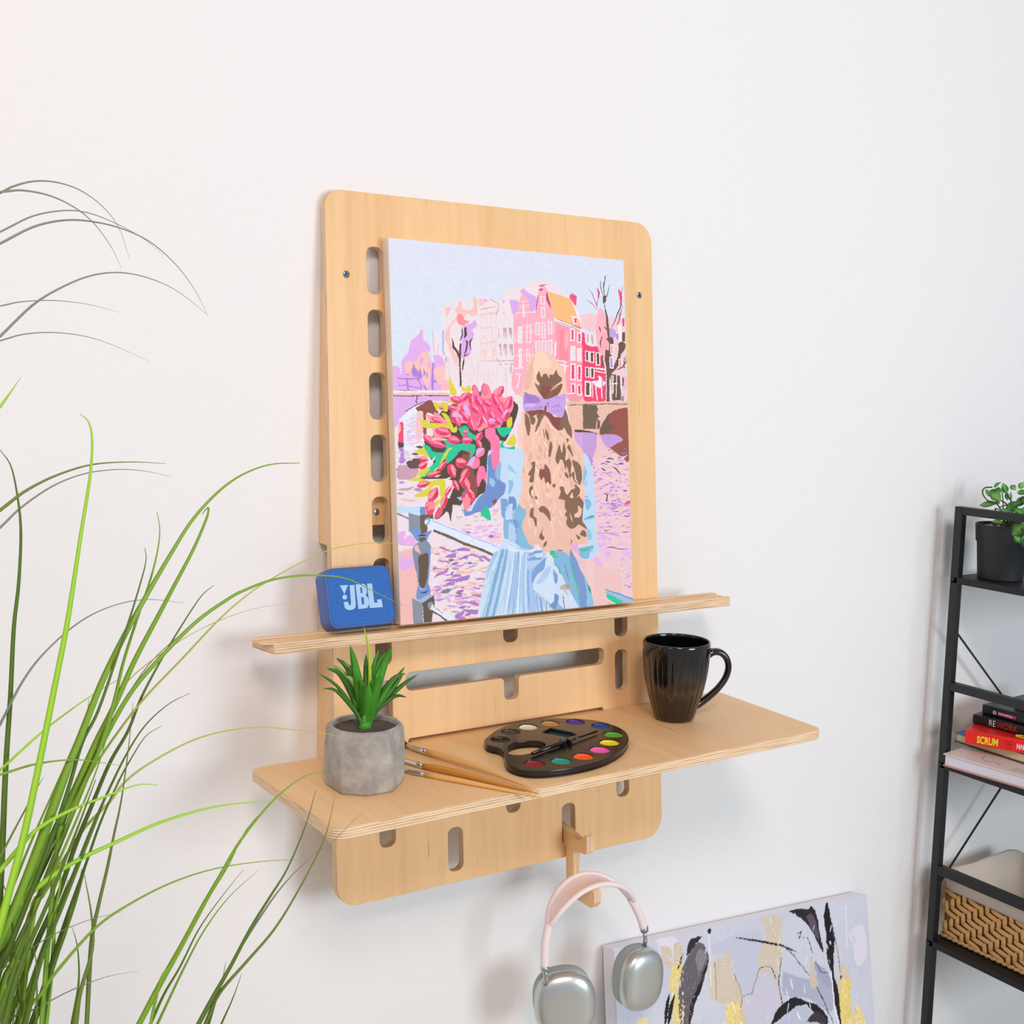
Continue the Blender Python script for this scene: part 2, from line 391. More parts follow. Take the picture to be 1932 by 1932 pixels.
angs=[math.radians(a) for a in(-72,-112,-150,-205,-250,-300,-342,-20)]
angs=sorted([a%(2*math.pi) for a in angs])
def octr(a,R,k=1):
    # radius of an irregular octagon with vertices at angs
    a%=2*math.pi
    for i in range(8):
        a0=angs[i];a1=angs[(i+1)%8]+(2*math.pi if i==7 else 0)
        for aa in(a,a+2*math.pi):
            if a0<=aa<=a1:
                h=(a1-a0)/2;return R*(math.cos(h)/math.cos(aa-(a0+a1)/2)*1.0)
    return R
rows=[];prf=[(.0445,0,1),(.0470,.003,1),(.0482,.014,1),(.0480,.035,1),(.0472,.056,1),(.0462,.070,1),(.0445,.0735,.9),(.0405,.0748,.35),(.0385,.073,.1),(.0380,.066,0)]
V=[];A=[2*math.pi*i/96 for i in range(96)]
for (R,z,k) in prf:
    for a in A:
        ro=octr(a+z*2.2,R*1.01);r_=k*ro+(1-k)*R
        V.append((r_*math.cos(a),r_*math.sin(a),z))
Fc=[(i*96+j,i*96+(j+1)%96,(i+1)*96+(j+1)%96,(i+1)*96+j) for i in range(len(prf)-1) for j in range(96)]+[tuple(range(96))[::-1]]
b.add(V,Fc);o=b.build('pot',[M_con],pot,WM[pot],smooth=True);o.data.polygons.foreach_set('use_smooth',[True]*len(o.data.polygons))
es=o.modifiers.new('e','EDGE_SPLIT');es.split_angle=.5
M_soil=mat('dry dark soil','6a5f58',.95,spec=.1,bump=(420,.9,.004))
b=MB();V=[];nr=9
for i in range(nr+1):
    for j in range(40):
        r_=.0384*i/nr;a=2*math.pi*j/40;V.append((r_*math.cos(a),r_*math.sin(a),.0685+random.uniform(-.0006,.0012)))
b.add(V,[(i*40+j,i*40+(j+1)%40,(i+1)*40+(j+1)%40,(i+1)*40+j)for i in range(nr) for j in range(40)]);b.build('soil',[M_soil],pot,WM[pot],smooth=True)
# leaves: pixel tips (from the foot of the rosette)
M_leaf=mat('green plastic leaf','4a9a2c',.42,spec=.4);M_leaf2=mat('dark green plastic leaf','467a30',.42);M_leaf3=mat('light green plastic leaf','8fb85a',.45);M_leafy=mat('yellow green leaf','b9cf3a',.5)
def leafg(mb,pts,wid,m=0,fold=.25,face=None):
    P=smoothpts(pts,5);n=len(P);V=[]
    for i,p in enumerate(P):
        t=P[min(i+1,n-1)]-P[max(i-1,0)];t/=np.linalg.norm(t)+1e-9
        s=i/(n-1);w=wid(s) if callable(wid) else wid*math.sin(math.pi*min(1,.18+s*.82))**.8
        fc=np.array(face if face is not None else (CAM-p)/np.linalg.norm(CAM-p));a=np.cross(t,fc);a/=np.linalg.norm(a)+1e-9;nn=np.cross(a,t)
        V+= [p-a*w/2+nn*w*fold*.5,p-nn*w*fold*.15,p+a*w/2+nn*w*fold*.5,p-nn*(w*fold*.15+.0004+w*.06)]
    F=[]
    for i in range(n-1):
        for k in range(4):F.append((i*4+k,i*4+(k+1)%4,(i+1)*4+(k+1)%4,(i+1)*4+k))
    F+=[(3,2,1,0),(n*4-4,n*4-3,n*4-2,n*4-1)]
    mb.add(V,F,m)
foot=np.array((pc[0],pc[1],ZT+.066))
lf=MB()
def pz(u,v,y):return hY(590+u*.17603,1180+v*.17603,y)
leaves=[((40,500),(260,650),(420,850),.006,1,-.20),((105,675),(250,700),(400,830),.006,1,-.21),((140,455),(300,530),(430,740),.010,1,-.19),((195,410),(330,520),(440,700),.010,2,-.17),((250,345),(380,470),(480,700),.011,1,-.175),
((400,210),(450,420),(520,700),.014,0,-.19),((435,455),(480,620),(530,850),.016,0,-.215),((330,370),(440,520),(500,760),.010,2,-.18),((573,300),(570,480),(580,750),.010,1,-.165),((545,10),(600,260),(625,520),.0055,3,-.19),((708,260),(660,440),(620,700),.011,0,-.18),
((780,290),(700,450),(630,740),.010,0,-.19),((855,225),(760,420),(650,760),.016,0,-.195),((990,440),(870,600),(690,800),.009,1,-.18),((1000,512),(860,580),(700,760),.010,1,-.19),((975,520),(850,680),(680,840),.010,1,-.2),
((1135,520),(960,640),(740,820),.008,1,-.2),((1010,770),(880,760),(720,850),.007,1,-.205),((770,550),(690,620),(620,850),.016,0,-.215),((600,630),(590,760),(570,950),.018,0,-.22),((330,540),(420,600),(520,820),.010,2,-.19),((500,560),(540,700),(560,900),.017,0,-.21),((640,560),(620,700),(590,900),.012,0,-.2),((900,560),(800,680),(660,900),.009,0,-.2)]
for t_,m_,q_,w_,mi,yy in leaves:
    tip=pz(*t_,yy+random.uniform(-.01,.01));mid=pz(*m_,yy*.6+pc[1]*.4);low_=pz(*q_,pc[1]-.004*random.random())
    leafg(lf,[foot+np.array((random.uniform(-.004,.004),random.uniform(-.004,.004),0)),.75*low_+.25*foot+0*low_,mid,tip],lambda s,w=w_:w*.8*(max(.02,(math.sin(math.pi*min(1,.25+s*.75))**.7))),mi)
lf.build('leaves',[M_leaf,M_leaf2,M_leaf3,M_leafy],pot,smooth=True)
MB().lathe([(.0078,.066),(.0082,.071),(.0070,.076),(.001,.079)],14).build('leaf_base',[M_leaf],pot,WM[pot],smooth=True)

# ================================================================= paint palette
M_pal=mat('black glossy plastic','151214',.22,spec=.6)
ZP=ZT+.0098
kp=.17598;pz2=lambda u,v,z:hZ(880+u*kp,1320+v*kp,z)
pal=thing('paint_palette','black kidney shaped watercolour palette with round paint pans on the shelf','palette',(*pz2(950,480,ZT)[:2],ZT))
def pp(s,z=ZP):
    return[tuple(float(x) for x in pz2(*[float(t) for t in a.split(',')],z)[:2]) for a in s.split()]
pout=pp('190,440 215,405 330,320 480,262 640,226 850,200 1060,198 1260,206 1440,232 1600,280 1700,335 1738,395 1728,455 1670,530 1560,600 1400,665 1180,718 960,752 740,765 600,752 500,722 430,680 408,620 400,560 350,520 270,500 215,480')
pout=[tuple(q) for q in smoothpts([*pout,pout[0]],4)][:-1]
hole=pp('432,530 470,480 560,452 700,440 800,450 850,480 800,525 720,560 620,585 520,590 455,575')
hole=[tuple(q) for q in smoothpts([*hole,hole[0]],4)][:-1]
pans=[('black','363,428',118,'161517'),('grey','475,347',126,'4b453e'),('white','662,292',128,'eee3cf'),('ochre','897,254',122,'c79a4a'),('violet','1168,240',124,'5a2f9c'),('blue','1443,281',122,'15499e'),('green','1575,373',128,'55ad28'),('yellow','1532,458',134,'f0dc1e'),('pink','1428,536',136,'fa5fae'),('orange','1252,607',140,'fb5f12'),('teal','1015,655',142,'0f9a80'),('crimson','728,686',142,'8e1424')]
hl=[hole];cent=[]
for nm,c,r_,col in pans:
    u,v=[float(t) for t in c.split(',')];q=pz2(u,v,ZP);ql=pz2(u-r_*.98,v,ZP);qr=pz2(u+r_*.98,v,ZP)
    rad=np.linalg.norm((qr-ql)[:2])/2*.82;cent.append((q,rad))
Rm=float(np.median([c[1] for c in cent]));Rm=min(Rm,.0150)
def circ(c,r,n=28):return[(float(c[0])+r*math.cos(2*math.pi*i/n),float(c[1])+r*math.sin(2*math.pi*i/n)) for i in range(n)]
well=pp('815,350 900,305 1130,350 1180,378 1050,412')
hl+= [circ(c[0],Rm) for c in cent]+[well]
o=plate('palette_body',pal,T(0,0,ZP),pout,hl,.0075,[M_pal],.0012)
MB_=MB();V=[];
o=plate('palette_base',pal,T(0,0,ZP-.0075),pout,[hole],.002,[M_pal],0)
for (nm,c,r_,col),(q,_) in zip(pans,cent):
    mt=mat('paint '+nm,col,.55 if nm!='black' else .4)
    t=MB().lathe([(Rm-.0004,-.007),(Rm-.0004,-.0012),(Rm-.0012,-.0008),(Rm-.0020,-.0022),(Rm*.6,-.0030),(.0004,-.0032)],32).build('paint_pan',[mt],pal,T(float(q[0]),float(q[1]),ZP),smooth=False)
    t['label']=nm+' paint pan'
o=plate('water_well',pal,T(0,0,ZP-.0045),[(np.array(well).mean(0)+(np.array(p)-np.array(well).mean(0))*.98) for p in well],[],.0015,[mat('wet teal residue','2a4a50',.15)],0)
# ridge holder and small black brush in the palette
a0=pz2(1400,362,ZP);a1=pz2(705,606,ZP)
M_blk=mat('black lacquer','0d0c0e',.18,spec=.6)
br=thing('paintbrush','thin black brush lying in the groove across the paint palette','paintbrush',(*((a0+a1)/2)[:2],ZP))
d=(a1-a0);mid1=a0+d*.42;mid2=a0+d*.55
MB().tube([a0+np.array((0,0,.003)),mid1+np.array((0,0,.0035))],[.0011,.0017],10).build('handle',[M_blk],br,smooth=True)
MB().tube([mid1+np.array((0,0,.0035)),mid2+np.array((0,0,.004)),a1+np.array((0,0,.0035))],[.0018,.0032,.0022],12).build('grip',[M_blk],br,smooth=True)
q=a0+d*.5;b=MB()
for s in(-.005,.005):b.box((q[0]+s-.0015,q[1]-.006,ZP-.0005),(q[0]+s+.0015,q[1]+.006,ZP+.0065))
b.build('brush_clip',[M_pal],pal,bevel=.0008)

# ================================================================= loose brushes on the shelf
M_b1=mat('pale varnished wood','e3b468',.3,coat=.4);M_b2=mat('amber varnished wood','c98a2e',.22,coat=.5)
M_fer=mat('polished ferrule','cfd3d6',.16,1);M_brs=mat('dark brown bristle','3a2a22',.8,bump=(900,.8,.001))
def brush(label,tip,jn1,jn2,end,rf,rh,mt,lift=0):
    z=ZT+rh
    g=lambda p,zz:hZ(p[0],p[1],zz)
    e=g(end,ZT+.0028);t=g(tip,ZT+.003);a=g(jn1,z);b_=g(jn2,z)
    th2=thing('paintbrush',label,'paintbrush',((t+e)/2),'three wooden brushes fanned on the shelf')
    hpv=[b_+(e-b_)*s for s in(0,.1,.3,.6,.9,1)];rr=[rf*1.0,rh*.97,rh,rh*.68,rh*.34,rh*.2]
    for i,p in enumerate(hpv):p[2]=ZT+max(rr[i],.0009)+.0002+lift*min(1,i/3)
    MB().tube(hpv,rr,14).build('handle',[mt],th2,smooth=True)
    aa=a.copy();aa[2]=ZT+rf+.0002;bb=b_.copy();bb[2]=ZT+rf+.0002
    c1=aa+(bb-aa)*.72;c2=aa+(bb-aa)*.78;c3=aa+(bb-aa)*.84
    MB().tube([aa,aa+(bb-aa)*.3,c1,c2,c3,bb],[rf*.72,rf*.95,rf,rf*1.12,rf,rf*1.02],14).build('ferrule',[M_fer],th2,smooth=True)
    tt=t.copy();tt[2]=ZT+.0015
    MB().tube([aa,aa+(tt-aa)*.35,aa+(tt-aa)*.75,tt],[rf*.7,rf*1.0,rf*.7,rf*.15],10,flat=1).build('bristles',[M_brs],th2,smooth=True)
brush('pale wooden brush with wide dark bristles, topmost and farthest back of the fanned brushes',(741,1387),(768,1407),(806,1419),(1017,1496),.0042,.0044,M_b1,.0042)
brush('amber varnished wooden brush in the middle of the fanned brushes',(741,1427),(757,1432),(798,1444),(1016,1494.5),.0036,.0046,M_b2)
brush('slim pale brush with small tip lying nearest the shelf edge',(738,1446),(760,1453),(801,1461),(1031,1504),.0030,.0033,M_b1)

# ================================================================= headphones
hy=-.128
head=thing('headphones','pale pink and silver over-ear headphones hanging from the plywood hook','headphones',(*hY(1110,1660,hy)[:3],))
M_pk=mat('pale pink silicone','efe3e7',.5,spec=.35);M_chr=mat('chrome','b9bec2',.12,1);M_alu=mat('satin aluminium','c6ccca',.33,.8)
def _alu():
    b=M_alu.node_tree.nodes['Principled BSDF']
_alu()
M_pad=mat('grey ear cushion','9aa5a5',.6)
kh=.23401
hq=lambda u,v,y=hy:hY(980+u*kh,1480+v*kh,y)
# centre line of the band, left foot to right foot
cl=[(204,1470),(205,1330),(222,1200),(262,1060),(330,940),(430,835),(545,775),(655,760),(770,790),(860,860),(925,965),(975,1070),(1000,1150)]
cpts=smoothpts([hq(*c) for c in cl],7);n=len(cpts)
# canopy between s1..s2 splits into two rails
s=[0]
for i in range(1,n):s.append(s[-1]+np.linalg.norm(cpts[i]-cpts[i-1]))
s=np.array(s)/s[-1];i1=int(np.argmin(abs(s-.20)));i2=int(np.argmin(abs(s-.83)))
def halfw(t):
    if t<.20 or t>.83:return 0
    x=(t-.20)/.63;return .021*min(1,math.sin(math.pi*x)**.55)
seat=hp(1096,1683)
low=MB()
low.tube(cpts[:i1+2],[.0062]*(i1+2),14);low.tube(cpts[i2-1:],[.0062 for _ in cpts[i2-1:]],14)
for sg in(-1,1):
    pts=[cpts[i]+np.array((0,sg*halfw(s[i]),0)) for i in range(i1,i2+1)];low.tube(pts,.0040,12)
low.build('headband',[M_pk],head,smooth=True)
can=MB();V=[];m_=9
for i in range(i1+1,i2):
    p=cpts[i];t=cpts[i+1]-cpts[i-1];t/=np.linalg.norm(t);nn=np.array((-t[2],0,t[0]))
    for j in range(m_):
        w_=halfw(s[i])*(j/(m_-1)*2-1);V.append(p+np.array((0,w_,0))-nn*(.0035*(1-(w_/.021)**2)))
nn_=i2-i1-1
Ff=[(i*m_+j,i*m_+j+1,(i+1)*m_+j+1,(i+1)*m_+j) for i in range(nn_-1) for j in range(m_-1)]
can.add(V,Ff);o=can.build('canopy',[M_pk],head,smooth=True);sd=o.modifiers.new('s','SOLIDIFY');sd.thickness=.0016
def cup(cpx,yaw,tilt,roll,W=.070,Hh=.094,Dp=.021):
    c=Vector(cpx);nrm=Vector((math.sin(yaw)*math.cos(tilt),-math.cos(yaw)*math.cos(tilt),math.sin(tilt)))
    xx=Vector((math.cos(yaw),math.sin(yaw),0));yy=nrm.cross(xx);
    Mx=frame(c,xx,yy,nrm)@Matrix.Rotation(roll,4,'Z')
    def shell(prf,nm,mt):
        V=[];S=56
        for (k_,z) in prf:
            for j in range(S):
                a=2*math.pi*j/S;ca,sa=math.cos(a),math.sin(a);e=.80
                V.append((k_*W/2*math.copysign(abs(ca)**e,ca),k_*Hh/2*math.copysign(abs(sa)**e,sa),z))
        F=[(i*S+j,i*S+(j+1)%S,(i+1)*S+(j+1)%S,(i+1)*S+j) for i in range(len(prf)-1) for j in range(S)]+[tuple(range(S))[::-1],tuple(range((len(prf)-1)*S,len(prf)*S))]
        return MB().add(V,F).build(nm,[mt],head,Mx,smooth=True)
    shell([(.93,-.002),(.985,0),(1.0,.003),(.99,.008),(.95,.0125),(.86,.0165),(.7,.0192),(.5,.0205),(.25,.021),(.02,.0212)],'ear_cup',M_alu)
    shell([(.70,-.021),(.9,-.022),(.97,-.018),(.98,-.010),(.95,-.003),(.9,-.001)],'ear_pad',M_pad)
    return Mx
def arm_(p0,p1,Mx,nm='a'):
    p0=np.array(p0);p1=np.array(p1);d=p1-p0
    MB().tube([p0-d*.02,p0+d*.30],.0064,16).build('collar',[M_chr],head,smooth=True)
    MB().tube([p0+d*.25,p0+d*.8,p1,p1+np.array((0,0.002,-.008))],.0032,12).build('slider_rod',[M_chr],head,smooth=True)
cup(hY(1065,1891,hy+.004),-.45,.05,.10,W=.090,Hh=.098)
cup(hY(1206,1845,hy-.006),-.02,.03,-.06,W=.075,Hh=.094)
arm_(hq(204,1462),hq(212,1575),None);arm_(hq(1003,1145),hq(1015,1265),None)
# ================================================================= picture surfaces
class Picture:
    """regular grid on a flat face, coloured per vertex (surface artwork)"""
    def __init__(s,o,ax,ay,w,h,nx,ny):
        s.nx,s.ny=nx,ny;X,Y=np.meshgrid(np.linspace(0,w,nx),np.linspace(0,h,ny))
        s.P=np.array(o)[None,None]+X[...,None]*np.array(ax)+Y[...,None]*np.array(ay)
        s.u,s.v=proj(s.P);s.X,s.Y=X,Y
        s.u0,s.v0=s.u.copy(),s.v.copy()
        f=lambda a,b,c,d,sc:np.sin(s.u/sc*a+s.v/sc*b+c)*np.cos(s.u/sc*d-s.v/sc*a*.7+c*2)
        s.wu=.6*f(1,.7,0,1.3,5)+.45*f(1.7,-1.1,2,.6,2.6);s.wv=.6*f(.8,-1.2,1,1,5.5)+.45*f(-1.3,1.6,4,.9,2.4)
        s.c=np.ones((ny,nx,3))
    def warp(s,k):s.u=s.u0+k*s.wu;s.v=s.v0+k*s.wv
    def bb(s,P,m):
        a=P.min(0)-m;b=P.max(0)+m;return np.nonzero((s.u>a[0])&(s.u<b[0])&(s.v>a[1])&(s.v<b[1]))
    def poly(s,P,col,al=1):
        P=np.array(P,float);I=s.bb(P,0)
        if len(I[0])==0:return
        x=s.u[I];y=s.v[I];ins=np.zeros(len(x),bool);n=len(P)
        for i in range(n):
            x1,y1=P[i];x2,y2=P[i-1]
            if y1==y2:continue
            ins^=((y1>y)!=(y2>y))&(x<(x2-x1)*(y-y1)/(y2-y1)+x1)
        J=(I[0][ins],I[1][ins]);s.c[J]=s.c[J]*(1-al)+np.array(lin(col))*al
    def line(s,P,col,w,al=1,taper=False):
        P=np.array(P,float);I=s.bb(P,w)
        if len(I[0])==0:return
        x=s.u[I];y=s.v[I];d=np.full(len(x),1e9);nseg=len(P)-1
        for i in range(nseg):
            a=P[i];b=P[i+1];ab=b-a;t=np.clip(((x-a[0])*ab[0]+(y-a[1])*ab[1])/(ab@ab+1e-9),0,1)
            dd=np.hypot(x-a[0]-t*ab[0],y-a[1]-t*ab[1])
            if taper:
                g=(i+t)/nseg;dd=dd/np.maximum(.15,np.sin(math.pi*g)**.7)
            d=np.minimum(d,dd)
        k=d<w/2;J=(I[0][k],I[1][k]);s.c[J]=s.c[J]*(1-al)+np.array(lin(col))*al
    def ell(s,cx,cy,a,b,ang,col,al=1,pt=0):
        t=math.radians(ang);P=[]
        for i in range(18):
            w=2*math.pi*i/18;x=a*math.cos(w);y=b*math.sin(w)*(1-pt*max(0,math.cos(w))**1.5);P.append((cx+x*math.cos(t)-y*math.sin(t),cy+x*math.sin(t)+y*math.cos(t)))
        s.poly(P,col,al)
    def build(s,name,parent,M,rough=.55):
        ny,nx=s.ny,s.nx;idx=np.arange(nx*ny).reshape(ny,nx)
        F=np.stack([idx[:-1,:-1],idx[:-1,1:],idx[1:,1:],idx[1:,:-1]],-1).reshape(-1,4)
        o3=np.array(WM[parent].to_translation());V=(s.P-o3).reshape(-1,3)
        me=bpy.data.meshes.new(name);me.vertices.add(len(V));me.vertices.foreach_set('co',V.astype('f').ravel())
        me.loops.add(F.size);me.loops.foreach_set('vertex_index',F.ravel().astype('i'))
        me.polygons.add(len(F));me.polygons.foreach_set('loop_start',np.arange(0,F.size,4,dtype='i'))
        me.update(calc_edges=True);me.materials.append(M)
        at=me.color_attributes.new('paint','FLOAT_COLOR','POINT');at.data.foreach_set('color',np.concatenate([s.c.reshape(-1,3),np.ones((nx*ny,1))],1).astype('f').ravel())
        o=bpy.data.objects.new(name,me);C.objects.link(o);place(o,parent,T(o3));return o
def paintmat(name,rough=.5,bs=.25):
    m=mat(name,(.8,.8,.8),rough,spec=.35);b=m.node_tree.nodes['Principled BSDF'];a=N(m,'ShaderNodeAttribute',attribute_name='paint');
    v=mapping(m,(1,1,1));n=noise(m,v,210,4,.6);r=ramp(m,n.outputs['Fac'],[(.3,(.93,.93,.93)),(.6,(1,1,1))])
    x=N(m,'ShaderNodeMix',data_type='RGBA',blend_type='MULTIPLY');x.inputs[0].default_value=.9;L(m,a.outputs['Color'],x.inputs[6]);L(m,r.outputs[0],x.inputs[7]);L(m,x.outputs[2],b.inputs['Base Color'])
    n2=noise(m,v,700,3);bp=N(m,'ShaderNodeBump');bp.inputs['Strength'].default_value=bs;bp.inputs['Distance'].default_value=.0006;L(m,n2.outputs['Fac'],bp.inputs['Height']);L(m,bp.outputs['Normal'],b.inputs['Normal'])
    return m
# --- painted canvas on the ledge
bl=np.array(hP(757.5,1179.6,.034));br_=np.array(hP(1196,1136,.034));tl=np.array(hP(730.7,448.5,.0175));tr=np.array(hP(1174.4,491,.0175))
ax=(br_-bl+tr-tl)/2;w_=np.linalg.norm(ax);ax/=w_
bl[2]=max(bl[2],.3660);ay=(tl-bl+tr-br_)/2;ay-=ax*(ay@ax);h_=np.linalg.norm(ay);ay/=h_
ctr=(bl+br_+tl+tr)/4;o_=ctr-ax*w_/2-ay*h_/2
an=np.cross(ax,ay)
low_z=min((o_-an*.017)[2],(o_+ax*w_-an*.017)[2],o_[2],(o_+ax*w_)[2])
cv=thing('painted_canvas','colourful canvas painting of a woman with tulips by a canal, standing on the easel ledge','painting',o_+ax*w_/2-an*.008)
PIC=Picture(o_+an*.0003,ax,ay,w_,h_,640,820)
KZ=240/1932;BLK=dict(A=(720,520,KZ),B=(950,520,KZ),C=(730,720,KZ),D=(960,720,KZ),E=(740,940,KZ),F=(960,940,KZ),G=(0,0,1),Q=(1120,1660,600/1932))
def XY(b,s):
    ox,oy,k=BLK[b];return[(ox+float(a.split(',')[0])*k,oy+float(a.split(',')[1])*k) for a in s.split()]
def draw(pic,txt):
    for ln in txt.strip().split('\n'):
        ln=ln.strip()
        if not ln or ln[0]=='#':continue
        p=ln.split(None,3);b,kind,col,s=p[0],p[1],p[2],p[3]
        if kind=='p':pic.poly(XY(b,s),col)
        elif kind=='s':   # smooth polygon
            pic.poly(smoothpts([np.array(q) for q in XY(b,s)+XY(b,s)[:1]],4),col)
        elif kind[0]=='l':
            w=float(kind[1:])*BLK[b][2];pic.line(XY(b,s),col,w)
        elif kind[0]=='t':
            w=float(kind[1:])*BLK[b][2];pic.line(XY(b,s),col,w,taper=True)
        elif kind=='w':   # window frames: x0,y0 x1,y1 pairs, col= frame/inside
            fc,ic=col.split('/');q=XY(b,s)
            for i in range(0,len(q),2):
                (a,c),(d,e)=q[i],q[i+1];sl=(d-a)*.06
                pic.poly([(a,c),(d,c+sl),(d,e+sl),(a,e)],fc)
                g=(d-a)*.24
                if ic!='-':pic.poly([(a+g,c+g),(d-g,c+g+sl),(d-g,e-g+sl),(a+g,e-g)],ic)
def dabs(pic,b,region,cols,n,ln,wd,seed,ang=0,spread=12):
    r=random.Random(seed);P=XY(b,region);xs=[p[0] for p in P];ys=[p[1] for p in P]
    def inside(x,y):
        k=False
        for i in range(len(P)):
            x1,y1=P[i];x2,y2=P[i-1]
            if (y1>y)!=(y2>y) and x<(x2-x1)*(y-y1)/(y2-y1)+x1:k=not k
        return k
    for _ in range(n):
        for t in range(20):
            x=r.uniform(min(xs),max(xs));y=r.uniform(min(ys),max(ys))
            if inside(x,y):break
        else:continue
        a=math.radians(ang+r.uniform(-spread,spread));l_=ln*r.uniform(.5,1.5);q=[]
        for k in(-1,-.3,.4,1):q.append((x+math.cos(a)*l_*k/2,y+math.sin(a)*l_*k/2+r.uniform(-.9,.9)*wd*.5))
        pic.line(q,r.choice(cols),wd*r.uniform(.5,1.4),taper=True)
def tulip(pic,b,x,y,ln,wd,ang,kind):
    ox,oy,k=BLK[b];x=ox+x*k;y=oy+y*k;ln*=k*.5;wd*=k*.5
    c={'p':('f0487a','ff7bab','d42f62'),'r':('ec3f68','fb8f9a','c62a56')}[kind]
    t=math.radians(ang);d=np.array((math.cos(t),math.sin(t)));e=np.array((-d[1],d[0]));c0=np.array((x,y))
    pic.ell(x,y,ln,wd,ang,c[0],1,.75)
    a=c0-e*wd*.3;pic.ell(a[0],a[1],ln*.82,wd*.46,ang+7,c[1],1,.5)
    pic.line([c0-d*ln*.6-e*wd*.15,c0+d*ln*.5-e*wd*.3],{'p':'ffb0cf','r':'ffb9b6'}[kind],1.3,taper=True)
    a=c0+e*wd*.45+d*ln*.1;pic.ell(a[0],a[1],ln*.6,wd*.22,ang-6,c[2],1,.5)
    pic.line([c0-d*ln*.7+e*wd*.1,c0+d*ln*.75+e*wd*.05],c[2],.9,taper=True)
PIC.warp(.0)
PIC.c[:]=np.array(lin('dde6f6'))
g=np.clip((PIC.v-450)/300,0,1)[...,None];PIC.c[:]=np.array(lin('dfe5f6'))*(1-g)+np.array(lin('d6e8f5'))*g
PIC.warp(.7)
